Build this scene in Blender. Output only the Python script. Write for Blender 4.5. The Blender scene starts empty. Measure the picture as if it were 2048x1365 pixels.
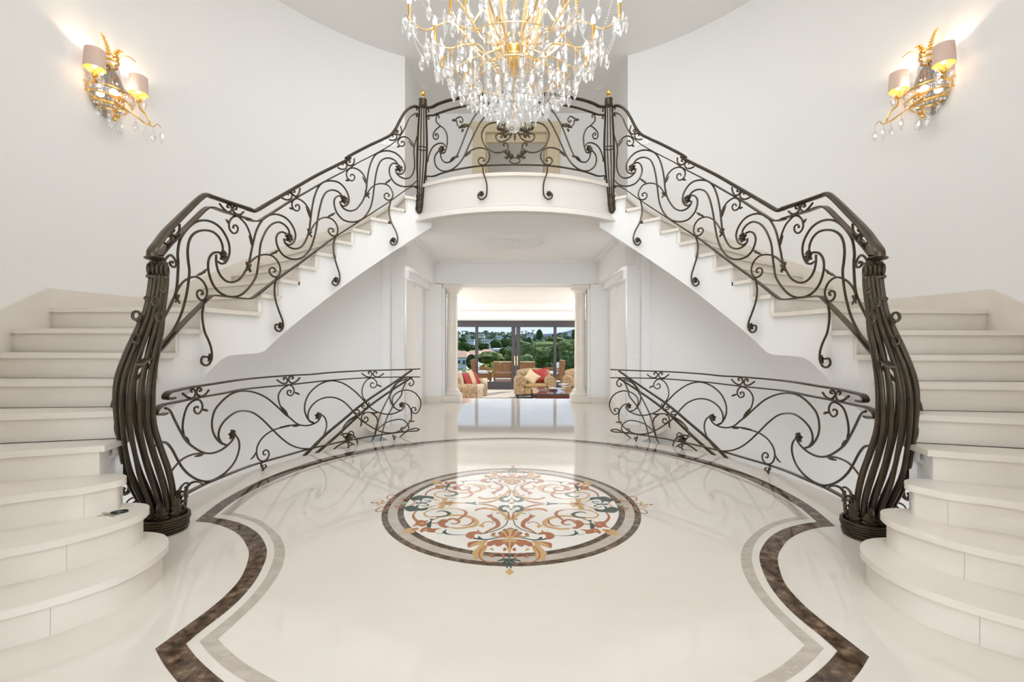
import bpy, math, random
from math import sin, cos, pi, radians, atan2, hypot, sqrt
from mathutils import Vector, Matrix, noise
SC = bpy.context.scene
COL = SC.collection
random.seed(7)

# ------------------------------------------------------------------ camera, world, sun, area lights, exposure
EYE = 1.336
FPX, CX, CY = 905.0, 1024.0, 678.5
YAW, ROLL, CAMX = 0.0125, 0.0024, 0.035
_fw = Vector((-sin(YAW), cos(YAW), 0)); _r0 = Vector((cos(YAW), sin(YAW), 0)); _u0 = Vector((0, 0, 1))
_R = _r0 * cos(ROLL) + _u0 * sin(ROLL); _U = _u0 * cos(ROLL) - _r0 * sin(ROLL)
CAMO = Vector((CAMX, 0, EYE))
cd = bpy.data.cameras.new('camera'); cam = bpy.data.objects.new('camera', cd); COL.objects.link(cam)
cd.sensor_width = 36.0; cd.lens = FPX / 2048 * 36; cd.shift_y = (CY - 682.5) / 2048
cd.clip_start = 0.05; cd.clip_end = 3000
mw = Matrix((( _R.x, _U.x, -_fw.x, CAMO.x), (_R.y, _U.y, -_fw.y, CAMO.y), (_R.z, _U.z, -_fw.z, CAMO.z), (0, 0, 0, 1)))
cam.matrix_world = mw
SC.camera = cam

SC.view_settings.view_transform = 'Standard'; SC.view_settings.look = 'None'
SC.view_settings.gamma = 1.0; SC.view_settings.use_curve_mapping = False
SC.view_settings.exposure = 0.2

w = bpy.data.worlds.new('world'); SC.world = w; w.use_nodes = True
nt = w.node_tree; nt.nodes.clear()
# clear winter sky: pale at the horizon, deeper blue overhead, the same all the way round
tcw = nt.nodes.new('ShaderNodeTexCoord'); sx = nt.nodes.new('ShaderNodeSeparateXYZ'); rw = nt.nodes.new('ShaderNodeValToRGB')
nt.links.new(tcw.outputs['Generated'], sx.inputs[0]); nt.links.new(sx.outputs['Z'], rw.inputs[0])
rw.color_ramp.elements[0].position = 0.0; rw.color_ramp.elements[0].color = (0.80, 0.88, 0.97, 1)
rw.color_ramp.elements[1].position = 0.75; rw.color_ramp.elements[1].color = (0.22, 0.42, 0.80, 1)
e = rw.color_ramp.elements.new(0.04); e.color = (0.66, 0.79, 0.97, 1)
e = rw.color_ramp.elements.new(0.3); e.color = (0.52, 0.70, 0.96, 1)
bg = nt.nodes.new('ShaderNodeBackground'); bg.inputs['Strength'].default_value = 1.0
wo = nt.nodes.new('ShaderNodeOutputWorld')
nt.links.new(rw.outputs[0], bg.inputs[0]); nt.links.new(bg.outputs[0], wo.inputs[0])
SC.cycles.max_bounces = 16; SC.cycles.diffuse_bounces = 8; SC.cycles.glossy_bounces = 6; SC.cycles.transparent_max_bounces = 48

def light(name, kind, loc, energy, color=(1, 1, 1), rot=None, **kw):
    l = bpy.data.lights.new(name, kind); l.energy = energy; l.color = color
    for k, v in kw.items(): setattr(l, k, v)
    o = bpy.data.objects.new(name, l); COL.objects.link(o); o.location = loc
    if rot: o.rotation_euler = rot
    return o
# sun over the terrace, coming in from the sea side on the right
light('sun', 'SUN', (0, 30, 20), 5.5, (1.0, 0.94, 0.84), rot=Vector((-0.42, -0.62, -0.66)).to_track_quat('-Z', 'Y').to_euler(), angle=radians(0.5))
# area light added behind the camera, standing in for unseen entrance glazing
light('entrance_fill', 'AREA', (0, -5.9, 3.0), 365, (0.90, 0.955, 1.0), rot=(radians(103), 0, 0), shape='RECTANGLE', size=3.2, size_y=5.4)
# overhead panel added out of view to even out the light on the floor
light('overhead_fill', 'AREA', (0, 3.7, 5.74), 58, (0.97, 0.985, 1.0), rot=(0, 0, 0), shape='RECTANGLE', size=2.8, size_y=2.8)
# added fill lights brightening the living room, corridor and basement
for x in (-3.4, 3.4):
    light('living_side_fill', 'POINT', (x, 12.6, 1.5), 112, (0.97, 0.98, 1.0), shadow_soft_size=0.25)  # unseen point lights added behind the jambs, no floor lamps stand there
light('living_ceiling_fill', 'AREA', (0, 11.8, 2.44), 60, (0.96, 0.98, 1.0), rot=(0, 0, 0), shape='RECTANGLE', size=6.0, size_y=3.4)  # broad panel added below the ceiling to brighten the living room
for x in (-1.87, 1.87):
    light('corridor_fill', 'POINT', (x, 7.26, 1.9), 4, (0.97, 0.98, 1.0), shadow_soft_size=0.03)  # added point lights, tucked behind the wall corner out of view
for x in (-2.9, 2.9):
    light('basement_fill', 'POINT', (x, 3.3, -1.6), 42, (0.93, 0.97, 1.0), shadow_soft_size=0.3)  # unseen point lights added to lift the dim stairwells

# ------------------------------------------------------------------ photograph <-> room
YC = 3.74          # centre of the rotunda
def ray(u, v): return _fw + _R * ((u - CX) / FPX) - _U * ((v - CY) / FPX)
def on_z(u, v, z):
    d = ray(u, v); return CAMO + d * ((z - EYE) / d.z)
def on_y(u, v, y):
    d = ray(u, v); return CAMO + d * (y / d.y)
def on_cyl(u, v, r, yc=YC, far=True):
    d = ray(u, v); ox, oy = CAMO.x, CAMO.y - yc
    a = d.x * d.x + d.y * d.y; b = 2 * (ox * d.x + oy * d.y); c = ox * ox + oy * oy - r * r
    D = max(b * b - 4 * a * c, 0)
    return CAMO + d * ((-b + (1 if far else -1) * sqrt(D)) / (2 * a))
def pol(r, th, z=0.0, s=-1):
    t = radians(th); return Vector((s * r * cos(t), YC + r * sin(t), z))

# ------------------------------------------------------------------ materials
MATS = {}
def mat(name, color, rough=0.5, metal=0.0, var=None, scale=6.0, bump=0.0, bscale=60.0, spec=0.5, coat=0.0, emit=None, estr=0.0, detail=6.0, stretch=None, kind='noise', ramp=(0.35, 0.65)):
    m = bpy.data.materials.new(name); m.use_nodes = True
    n = m.node_tree.nodes; L = m.node_tree.links; b = n['Principled BSDF']
    b.inputs['Base Color'].default_value = (*color, 1); b.inputs['Roughness'].default_value = rough; b.inputs['Metallic'].default_value = metal
    b.inputs['Specular IOR Level'].default_value = spec
    b.inputs['Coat Weight'].default_value = coat; b.inputs['Coat Roughness'].default_value = 0.03
    tc = n.new('ShaderNodeTexCoord'); mp = n.new('ShaderNodeMapping'); L.new(tc.outputs['Object'], mp.inputs[0])
    if stretch: mp.inputs['Scale'].default_value = stretch
    if var:
        t = n.new('ShaderNodeTexNoise'); t.inputs['Scale'].default_value = scale; t.inputs['Detail'].default_value = detail
        t.inputs['Roughness'].default_value = 0.62
        L.new(mp.outputs[0], t.inputs['Vector'])
        r = n.new('ShaderNodeValToRGB'); L.new(t.outputs[0], r.inputs[0])
        r.color_ramp.elements[0].position = ramp[0]; r.color_ramp.elements[1].position = ramp[1]
        r.color_ramp.elements[0].color = (*color, 1); r.color_ramp.elements[1].color = (*var[0], 1)
        for i, c in enumerate(var[1:]):
            e = r.color_ramp.elements.new(min(0.98, ramp[1] + 0.1 * (i + 1))); e.color = (*c, 1)
        L.new(r.outputs[0], b.inputs['Base Color'])
    if bump:
        t2 = n.new('ShaderNodeTexNoise'); t2.inputs['Scale'].default_value = bscale; t2.inputs['Detail'].default_value = 3
        L.new(mp.outputs[0], t2.inputs['Vector'])
        bp = n.new('ShaderNodeBump'); bp.inputs['Strength'].default_value = bump; bp.inputs['Distance'].default_value = 0.01
        L.new(t2.outputs[0], bp.inputs['Height']); L.new(bp.outputs[0], b.inputs['Normal'])
    if emit:
        b.inputs['Emission Color'].default_value = (*emit, 1); b.inputs['Emission Strength'].default_value = estr
    MATS[name] = m; return m
PLASTER = mat('plaster', (0.835, 0.83, 0.818), 0.9, spec=0.2)
CEILP = mat('ceiling_plaster', (0.81, 0.805, 0.795), 0.9, spec=0.2)
WHITE = mat('white_gloss', (0.86, 0.85, 0.83), 0.35)
STRINGER = mat('stringer_plaster', (0.84, 0.83, 0.815), 0.8, spec=0.25)
FASCIA = mat('cream_fascia_dimmed', (0.72, 0.685, 0.645), 0.8, spec=0.25)  # cream tint, darkened to offset the strong light falling on it
MARBLE = mat('cream_marble', (0.765, 0.712, 0.645), 0.28, var=[(0.73, 0.67, 0.595), (0.785, 0.74, 0.68)], scale=1.6, stretch=(1, 1, 2.5), ramp=(0.42, 0.66), spec=0.4)
FLOORM = mat('polished_floor_marble', (0.735, 0.68, 0.615), 0.055, var=[(0.715, 0.655, 0.585), (0.75, 0.70, 0.64)], scale=1.1, stretch=(1, 2.2, 1), ramp=(0.42, 0.68), spec=0.5)
BROWN = mat('brown_marble', (0.045, 0.026, 0.015), 0.07, var=[(0.13, 0.08, 0.048), (0.27, 0.19, 0.125), (0.09, 0.05, 0.03)], scale=17, detail=9, ramp=(0.40, 0.56))
GREYM = mat('grey_marble', (0.53, 0.47, 0.405), 0.07, var=[(0.44, 0.38, 0.315), (0.62, 0.57, 0.51)], scale=9, detail=8, stretch=(1, 1.8, 1), ramp=(0.4, 0.62))
IN_RED = mat('red_marble_inlay', (0.36, 0.115, 0.045), 0.08, var=[(0.42, 0.16, 0.075), (0.5, 0.28, 0.18)], scale=14)
IN_GOLD = mat('gold_marble_inlay', (0.52, 0.31, 0.11), 0.08, var=[(0.60, 0.40, 0.18)], scale=12)
IN_GREEN = mat('green_marble_inlay', (0.022, 0.052, 0.042), 0.08, var=[(0.045, 0.085, 0.068)], scale=16)
IN_PALE = mat('pale_green_inlay', (0.33, 0.38, 0.24), 0.08)
IN_DUSK = mat('dusky_marble_inlay', (0.19, 0.13, 0.09), 0.08)
IRON = mat('bronzed_iron', (0.058, 0.044, 0.027), 0.30, metal=0.5, var=[(0.09, 0.065, 0.036), (0.17, 0.10, 0.043)], scale=9, ramp=(0.45, 0.72), bump=0.12, bscale=160, spec=0.5)
GOLD = mat('polished_gold', (0.90, 0.56, 0.16), 0.16, metal=1.0)
GOLDL = mat('gilt_core', (0.95, 0.66, 0.30), 0.25, metal=0.75)
CHROME = mat('mirror_plate', (0.55, 0.55, 0.55), 0.08, metal=1.0)
DOORW = mat('cream_lacquer', (0.70, 0.60, 0.42), 0.45)
FRAMEM = mat('dark_aluminium', (0.055, 0.05, 0.052), 0.4, metal=0.3)
BRASS = mat('satin_brass', (0.75, 0.56, 0.34), 0.35, metal=0.6)
BULB = mat('lit_bulb', (1, 1, 1), 0.5, emit=(1.0, 0.93, 0.82), estr=6.0)
def shade_mat():
    m = bpy.data.materials.new('ivory_shade'); m.use_nodes = True; n = m.node_tree.nodes; L = m.node_tree.links; b = n['Principled BSDF']; b.inputs['Base Color'].default_value = (0.80, 0.75, 0.66, 1); b.inputs['Roughness'].default_value = 0.8
    t = n.new('ShaderNodeBsdfTranslucent'); t.inputs[0].default_value = (1.0, 0.66, 0.32, 1); mx = n.new('ShaderNodeMixShader'); mx.inputs[0].default_value = 0.32
    L.new(b.outputs[0], mx.inputs[1]); L.new(t.outputs[0], mx.inputs[2]); L.new(mx.outputs[0], n['Material Output'].inputs[0]); return m
SHADE = shade_mat()
SHADEIN = mat('amber_shade_lining', (0.95, 0.55, 0.08), 0.4, metal=0.2)
def crystal_mat():
    m = bpy.data.materials.new('cut_crystal'); m.use_nodes = True
    n = m.node_tree.nodes; L = m.node_tree.links; n.clear()
    o = n.new('ShaderNodeOutputMaterial'); mx = n.new('ShaderNodeMixShader'); tr = n.new('ShaderNodeBsdfTransparent')
    gl = n.new('ShaderNodeBsdfGlossy'); gl.inputs['Roughness'].default_value = 0.06; gl.inputs['Color'].default_value = (1, 1, 1, 1)
    tr.inputs['Color'].default_value = (0.94, 0.95, 0.96, 1)
    fr = n.new('ShaderNodeLayerWeight'); fr.inputs['Blend'].default_value = 0.35
    mr = n.new('ShaderNodeMapRange'); mr.inputs[3].default_value = 0.14; mr.inputs[4].default_value = 0.85
    L.new(fr.outputs['Facing'], mr.inputs[0]); L.new(mr.outputs[0], mx.inputs[0])
    L.new(tr.outputs[0], mx.inputs[1]); L.new(gl.outputs[0], mx.inputs[2]); L.new(mx.outputs[0], o.inputs[0])
    return m
CRYSTAL = crystal_mat()
SLEEVE = crystal_mat(); SLEEVE.name = 'glass_sleeve'
for nd in SLEEVE.node_tree.nodes:
    if nd.type == 'MAP_RANGE': nd.inputs[3].default_value = 0.05; nd.inputs[4].default_value = 0.4
def pane_mat():
    m = bpy.data.materials.new('window_glass'); m.use_nodes = True
    n = m.node_tree.nodes; L = m.node_tree.links; n.clear()
    o = n.new('ShaderNodeOutputMaterial'); mx = n.new('ShaderNodeMixShader'); tr = n.new('ShaderNodeBsdfTransparent')
    gl = n.new('ShaderNodeBsdfGlossy'); gl.inputs['Roughness'].default_value = 0.0
    tr.inputs['Color'].default_value = (0.97, 0.98, 0.98, 1); fr = n.new('ShaderNodeFresnel'); fr.inputs[0].default_value = 1.035
    L.new(fr.outputs[0], mx.inputs[0]); L.new(tr.outputs[0], mx.inputs[1]); L.new(gl.outputs[0], mx.inputs[2]); L.new(mx.outputs[0], o.inputs[0])
    return m
PANE = pane_mat()

# ------------------------------------------------------------------ mesh helpers
class MB:
    def __init__(self): self.v = []; self.f = []; self.m = []
    def add(self, vs, fs, mi=0):
        o = len(self.v); self.v += [tuple(p) for p in vs]; self.f += [tuple(i + o for i in f) for f in fs]; self.m += [mi] * len(fs)
    def box(self, x0, x1, y0, y1, z0, z1, M=None):
        p = [Vector((x, y, z)) for z in (z0, z1) for y in (y0, y1) for x in (x0, x1)]
        if M: p = [M @ q for q in p]
        self.add(p, [(0, 2, 3, 1), (4, 5, 7, 6), (0, 1, 5, 4), (2, 6, 7, 3), (0, 4, 6, 2), (1, 3, 7, 5)])
    def rbox(self, x0, x1, y0, y1, z0, z1, b=0.01, M=None):
        # box with bevelled edges
        vs = []; idx = {}
        for ix, x in enumerate((x0, x1)):
            for iy, y in enumerate((y0, y1)):
                for iz, z in enumerate((z0, z1)):
                    dx = b if ix == 0 else -b; dy = b if iy == 0 else -b; dz = b if iz == 0 else -b
                    for a, q in (('x', (x, y + dy, z + dz)), ('y', (x + dx, y, z + dz)), ('z', (x + dx, y + dy, z))):
                        idx[(ix, iy, iz, a)] = len(vs); vs.append(Vector(q))
        fs = []
        g = lambda *k: idx[k]
        for i in (0, 1):
            fs += [tuple(g(i, y, z, 'x') for y, z in ((0, 0), (1, 0), (1, 1), (0, 1))), tuple(g(x, i, z, 'y') for x, z in ((0, 0), (1, 0), (1, 1), (0, 1))), tuple(g(x, y, i, 'z') for x, y in ((0, 0), (1, 0), (1, 1), (0, 1)))]
            for j in (0, 1):
                fs += [(g(i, j, 0, 'x'), g(i, j, 1, 'x'), g(i, j, 1, 'y'), g(i, j, 0, 'y')), (g(i, 0, j, 'x'), g(i, 1, j, 'x'), g(i, 1, j, 'z'), g(i, 0, j, 'z')), (g(0, i, j, 'y'), g(1, i, j, 'y'), g(1, i, j, 'z'), g(0, i, j, 'z'))]
                for k in (0, 1): fs.append((g(i, j, k, 'x'), g(i, j, k, 'y'), g(i, j, k, 'z')))
        if M: vs = [M @ q for q in vs]
        self.add(vs, fs)
    def sweep(self, pts, nrm, sec, closed=False, caps=True, scale=None):
        # sweep a closed section (list of (a along nrm, c along tangent x nrm)) along pts
        n = len(pts); k = len(sec); vs = []
        for i, p in enumerate(pts):
            a = pts[(i - 1) % n] if (i > 0 or closed) else pts[0]; b = pts[(i + 1) % n] if (i < n - 1 or closed) else pts[-1]
            t = (b - a); t = t.normalized() if t.length > 1e-9 else Vector((0, 0, 1))
            nn = nrm[i] if isinstance(nrm, list) else nrm
            nn = (nn - t * nn.dot(t)); nn = nn.normalized() if nn.length > 1e-6 else t.orthogonal().normalized()
            bb = t.cross(nn); s = scale[i] if scale else 1.0
            vs += [p + nn * (a_ * s) + bb * (c_ * s) for a_, c_ in sec]
        fs = []
        for i in range(n if closed else n - 1):
            for j in range(k):
                a = i * k + j; b = i * k + (j + 1) % k; c = ((i + 1) % n) * k + (j + 1) % k; d = ((i + 1) % n) * k + j
                fs.append((a, b, c, d))
        if caps and not closed: fs += [tuple(range(k))[::-1], tuple((n - 1) * k + j for j in range(k))]
        self.add(vs, fs)
    def tube(self, pts, r, sides=6, closed=False, taper=None, nrm=None):
        if nrm is None:
            d = pts[-1] - pts[0] if (pts[-1] - pts[0]).length > 1e-6 else pts[1] - pts[0]
            nrm = d.orthogonal().normalized()
            nn = []; cur = nrm
            for i in range(len(pts)):
                t = pts[min(i + 1, len(pts) - 1)] - pts[max(i - 1, 0)]
                t = t.normalized() if t.length > 1e-9 else Vector((0, 0, 1))
                cur = cur - t * cur.dot(t)
                cur = cur.normalized() if cur.length > 1e-6 else t.orthogonal().normalized()
                nn.append(cur.copy())
            nrm = nn
        sec = [(r * cos(2 * pi * i / sides), r * sin(2 * pi * i / sides)) for i in range(sides)]
        self.sweep(pts, nrm, sec, closed=closed, scale=taper)
    def lathe(self, prof, o=Vector((0, 0, 0)), seg=16, M=None, a0=0.0, a1=2 * pi):
        full = abs(a1 - a0 - 2 * pi) < 1e-6; k = len(prof); m = seg if full else seg + 1; vs = []
        for i in range(m):
            a = a0 + (a1 - a0) * i / seg
            for r, z in prof:
                q = Vector((r * cos(a), r * sin(a), z)); vs.append((M @ q if M else q) + o)
        fs = []
        for i in range(seg):
            for j in range(k - 1):
                a = i * k + j; b = ((i + 1) % m) * k + j
                fs.append((a, b, b + 1, a + 1))
        self.add(vs, fs)
    def poly(self, pts, z0=None, z1=None):
        # extruded polygon (xy outline) between z0 and z1
        n = len(pts)
        lo = [Vector((p[0], p[1], z0)) for p in pts]; hi = [Vector((p[0], p[1], z1)) for p in pts]
        self.add(lo + hi, [tuple(range(n))[::-1], tuple(range(n, 2 * n))] + [(i, (i + 1) % n, n + (i + 1) % n, n + i) for i in range(n)])
    def ball(self, c, r, seg=8, rings=5, sc=(1, 1, 1)):
        prof = [(r * sin(pi * i / rings), -r * cos(pi * i / rings)) for i in range(rings + 1)]
        self.lathe([(max(a, 1e-4) * sc[0], z * sc[2]) for a, z in prof], Vector(c), seg)
    def mesh(self, name, mats, smooth=True):
        me = bpy.data.meshes.new(name); me.from_pydata(self.v, [], self.f)
        for m_ in (mats if isinstance(mats, (list, tuple)) else [mats]): me.materials.append(m_)
        if any(self.m): me.polygons.foreach_set('material_index', self.m)
        me.update()
        if smooth:
            me.polygons.foreach_set('use_smooth', [True] * len(me.polygons)); me.set_sharp_from_angle(angle=radians(38))
        return me
    def obj(self, name, mats, parent=None, smooth=True, s=None):
        if s == 1:   # mirror image across the axis of the hall
            self.v = [(-a, b, c) for a, b, c in self.v]; self.f = [f[::-1] for f in self.f]
        o = bpy.data.objects.new(name, self.mesh(name, mats, smooth)); COL.objects.link(o)
        if parent:
            o.parent = parent
        return o
def fill_poly(pts, z):
    me = bpy.data.meshes.new('t'); me.from_pydata([(p[0], p[1], z) for p in pts], [], [tuple(range(len(pts)))]); return me
def struct(o, **kw):
    o['kind'] = 'structure'
    for k, v in kw.items(): o[k] = v
    return o
def thing(name, label, cat, group=None, kind=None):
    o = bpy.data.objects.new(name, None); COL.objects.link(o); o.empty_display_size = 0.1
    o['label'] = label; o['category'] = cat
    if group: o['group'] = group
    if kind: o['kind'] = kind
    return o
def tag(o, label, cat, group=None, kind=None):
    o['label'] = label; o['category'] = cat
    if group: o['group'] = group
    if kind: o['kind'] = kind
    return o
def rebase(root, loc):
    # put an Empty at the thing's base without moving its parts
    loc = Vector(loc); root.location = loc
    for c in list(root.children): c.location = c.location - loc
def copy_tree(root, loc, rz=0.0, label=None, mirror=False):
    r = root.copy(); COL.objects.link(r); r.location = loc; r.rotation_euler = (0, 0, rz)
    if label: r['label'] = label
    def rec(a, b):
        for ch in a.children:
            c = ch.copy(); COL.objects.link(c); c.parent = b; rec(ch, c)
    rec(root, r)
    return r
def spline(pts, sub=6, closed=False):
    P = [Vector(p) for p in pts]; n = len(P)
    if n < 3: return P
    out = []
    for i in range(n if closed else n - 1):
        p1, p2 = P[i], P[(i + 1) % n]
        p0 = P[(i - 1) % n] if (i > 0 or closed) else p1 * 2 - p2
        p3 = P[(i + 2) % n] if (i < n - 2 or closed) else p2 * 2 - p1
        d0 = max((p1 - p0).length, 1e-6) ** 0.5; d1 = max((p2 - p1).length, 1e-6) ** 0.5; d2 = max((p3 - p2).length, 1e-6) ** 0.5
        m1 = (p1 - p0) / d0 - (p2 - p0) / (d0 + d1) + (p2 - p1) / d1
        m2 = (p2 - p1) / d1 - (p3 - p1) / (d1 + d2) + (p3 - p2) / d2
        m1 *= d1; m2 *= d1
        for k in range(sub):
            t = k / sub
            out.append(p1 * (2 * t**3 - 3 * t**2 + 1) + m1 * (t**3 - 2 * t**2 + t) + p2 * (-2 * t**3 + 3 * t**2) + m2 * (t**3 - t**2))
    if not closed: out.append(P[-1])
    return out
# ------------------------------------------------------------------ dimensions
RISE = 0.1758; RW = 3.80; RI = 2.445; RE = 2.75; ZC = 5.78; ZB = 19 * RISE; ZS = -0.48
HOLE0, HOLE1 = -22.0, 53.0
BYC, BR = 7.365, 1.91       # balcony arc
ZCOR = 2.98; YFW = 9.48; YST = 10.16; YWIN = 16.0
def barc(x, off=0.0):        # balcony front: y at x for an arc grown by off
    r = BR + off; return BYC - sqrt(max(r * r - x * x, 0))

# ------------------------------------------------------------------ rotunda walls, floor, ceiling
def arc_wall(name, s, r, th0, th1, z0, z1, m, n=60, thick=0.12):
    b = MB(); vs = []
    for i in range(n + 1):
        th = th0 + (th1 - th0) * i / n
        vs += [pol(r, th, z0), pol(r, th, z1), pol(r + thick, th, z1), pol(r + thick, th, z0)]
    fs = []
    for i in range(n):
        for j in range(4):
            a = i * 4 + j; c = i * 4 + (j + 1) % 4; fs.append((a, c, c + 4, a + 4))
    fs += [(0, 1, 2, 3), (4 * n + 3, 4 * n + 2, 4 * n + 1, 4 * n)]
    b.add(vs, fs); return struct(b.obj(name, m, s=s))
for s, side in ((-1, 'left'), (1, 'right')):
    arc_wall('wall_' + side, s, RW, -64, 62.6, -3.2, ZC, PLASTER)
    # hall in front of the rotunda: entrance vestibule
    b = MB(); b.box(-1.78, -1.66, -6.0, YC - RW * sin(radians(63)), 0, ZC); struct(b.obj('wall_entrance_' + side, PLASTER, s=s))
b = MB(); b.box(-1.8, 1.8, -6.12, -6.0, 5.72, ZC); struct(b.obj('wall_entrance_head', PLASTER))
b = MB()
b.box(-4.2, 4.2, YC - 4.2, 9.05, ZC, ZC + 0.15); b.box(-1.8, 1.8, -6.1, YC - 4.2, ZC, ZC + 0.15)
struct(b.obj('ceiling', CEILP))

# floor with the two stairwells cut out
def inhole(r, th): return r > RE - 1e-6 and HOLE0 < th < HOLE1
b = MB()
rings = [0, 1.2, 2.0, 2.4, RE, RW]
angs = sorted(set([round(-90 + 2.5 * i, 3) for i in range(73)] + [HOLE0, HOLE1]))
vid = {}
def fv(r, th, s):
    k = (round(r, 3), round(th, 3), s if abs(abs(th) - 90) > 1e-6 and r > 0 else 0)
    if k not in vid: vid[k] = len(b.v); b.v.append(tuple(pol(r, th, 0, s)))
    return vid[k]
for s in (-1, 1):
    for a0, a1 in zip(angs, angs[1:]):
        am = (a0 + a1) / 2
        for r0, r1 in zip(rings, rings[1:]):
            if inhole((r0 + r1) / 2, am): continue
            q = [fv(r0, a0, s), fv(r1, a0, s), fv(r1, a1, s), fv(r0, a1, s)]
            q = list(dict.fromkeys(q)); b.f.append(tuple(q if s < 0 else q[::-1])); b.m.append(0)
# corridor floor beyond the circle, entrance floor before it
XC = 1.95
arcpts = [pol(RW, 61 + i * 1.45, 0)[:2] for i in range(41)]
b.add([(x, y, 0) for x, y in arcpts] + [(XC, YST, 0), (-XC, YST, 0)], [tuple(range(43))[::-1]])
low = [pol(RW, -58 - i * 1.6, 0)[:2] for i in range(41)]
b.add([(x, y, 0) for x, y in low] + [(1.8, -6.1, 0), (-1.8, -6.1, 0)], [tuple(range(43))])
# edges of the stairwells and the step down to the living room
for s in (-1, 1):
    vs = []; fs = []; n = 40
    for i in range(n + 1):
        th = HOLE0 + (HOLE1 - HOLE0) * i / n; vs += [pol(RE, th, 0, s), pol(RE, th, -0.32, s)]
    fs = [(2 * i, 2 * i + 1, 2 * i + 3, 2 * i + 2) for i in range(n)]; b.add(vs, fs)
for k in range(3):
    z = -0.16 * k; y = YST + 0.3 * k
    b.add([(-XC, y, z), (XC, y, z), (XC, y, z - 0.16), (-XC, y, z - 0.16), (-XC, y + 0.3, z - 0.16), (XC, y + 0.3, z - 0.16)], [(0, 3, 2, 1), (3, 4, 5, 2)])
floor = struct(b.obj('floor', FLOORM, smooth=False))
b = MB(); b.box(-4.6, 4.6, YFW + 0.3, YWIN + 0.2, ZS - 0.1, ZS - 0.001); struct(b.obj('floor_living', FLOORM))
# basement: well wall under the floor edge, floor, steps
for s, side in ((-1, 'left'), (1, 'right')):
    arc_wall('wall_basement_' + side, s, RE - 0.25, -40, 64, -3.2, -0.30, PLASTER, 40, -0.1)
    t = thing('basement_stair', 'marble stair winding down to the basement inside the %s well' % side, 'staircase', 'basement stairs')
    for k in range(16):
        a1 = HOLE1 - 5.0 * k; a0 = a1 - 5.2; z = -RISE * (k + 1); b = MB()
        pts = [pol(RE + 0.06, a0, 0), pol(RE + 0.06, a1, 0), pol(RW - 0.01, a1, 0), pol(RW - 0.01, a0, 0)]
        b.poly([(p.x, p.y) for p in pts], z - 0.22, z); b.obj('step', MARBLE, t, smooth=False, s=s)
    vs = []; n = 24
    for i in range(n + 1):
        th = HOLE1 + 6 - 60.0 * i / n; z = -RISE * max(0, (HOLE1 - th) / 5.0) - 0.02
        vs += [pol(RW - 0.02, th, z - 0.1), pol(RW - 0.02, th, z + 0.24), pol(RW, th, z + 0.24)]
    fs = []
    for i in range(n): fs += [(3 * i, 3 * i + 1, 3 * i + 4, 3 * i + 3), (3 * i + 1, 3 * i + 2, 3 * i + 5, 3 * i + 4)]
    b = MB(); b.add(vs, fs); b.obj('skirting', MARBLE, t, s=s)
b = MB(); b.box(-4.2, 4.2, -0.3, 8.0, -3.3, -3.2); struct(b.obj('floor_basement', FLOORM))

# ------------------------------------------------------------------ grand staircases
TI = {4: -24.9, 5: -20.8, 6: -17.3, 7: -14.0, 8: -10.9, 9: -4.6, 10: 12.0, 11: 17.5, 12: 22.9, 13: 28.2, 14: 33.6, 15: 39.0, 16: 44.4, 17: 49.8, 18: 54.9, 19: 60.8}
TO = {4: -23.5, 5: -19.0, 6: -13.6, 7: -9.6, 8: -6.2, 9: -1.6, 10: 15.2, 11: 20.7, 12: 25.8, 13: 30.9, 14: 35.9, 15: 40.9, 16: 46.0, 17: 51.2, 18: 56.6, 19: 62.3}
RIN = {4: 2.637, 5: 2.60, 6: 2.565, 7: 2.53, 8: 2.48}
def rin(k): return RIN.get(k, RI)
def line_pt(k, q, off=0.0, dth=0.0):     # point on the nosing line of step k, q = 0 inner .. 1 outer
    a = pol(rin(k) + off, TI[k] + dth, 0); c = pol(RW - 0.005, TO[k] + dth * 0.7, 0)
    return a.lerp(c, q)
SOF = [(-60, 0.0), (-45, 0.10), (-30, 0.42), (-19.1, 0.661), (-6.5, 0.931), (-3, 1.04), (1.6, 1.155), (3.5, 1.183), (6, 1.19), (12, 1.194), (14.0, 1.215), (17.9, 1.343), (27.9, 1.655), (36.2, 1.929), (48.3, 2.321), (54.3, 2.517), (63.5, 2.81)]
def soff(th):
    for (a, z), (c, y) in zip(SOF, SOF[1:]):
        if th <= c: return z + (y - z) * (th - a) / (c - a)
    return SOF[-1][1]
def walk_in(k0, k1, off, n):             # inner edge between two nosing lines
    return [pol(rin(k0) + (rin(k1) - rin(k0)) * i / n + off, TI[k0] + (TI[k1] - TI[k0]) * i / n, 0) for i in range(n + 1)]
def walk_out(k0, k1, n): return [pol(RW - 0.005, TO[k0] + (TO[k1] - TO[k0]) * i / n, 0) for i in range(n + 1)]
def inward(pts, d):
    # shift an open outline sideways by d (to its left)
    out = []
    for i, p in enumerate(pts):
        a = pts[max(i - 1, 0)]; c = pts[min(i + 1, len(pts) - 1)]; t = (c - a); t.z = 0; t.normalize()
        out.append(p + Vector((-t.y, t.x, 0)) * d)
    return out
BULL = {1: [(0, 1095), (300, 1020), (600, 930), (850, 840), (1050, 740), (1150, 670), (1200, 620), (1212, 580), (1190, 545), (1130, 525), (1045, 517)],
        2: [(0, 655), (300, 600), (600, 530), (850, 455), (1000, 400), (1060, 360), (1075, 335), (1050, 318), (980, 310), (880, 312)],
        3: [(0, 275), (300, 235), (600, 200), (780, 165), (870, 145), (908, 125), (903, 110), (850, 100), (725, 103)]}
BACK = {1: [(2.75, -27), (3.79, -26)], 2: [(2.8, -25), (3.79, -24)], 3: [(2.75, -23), (3.79, -22)]}
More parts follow.
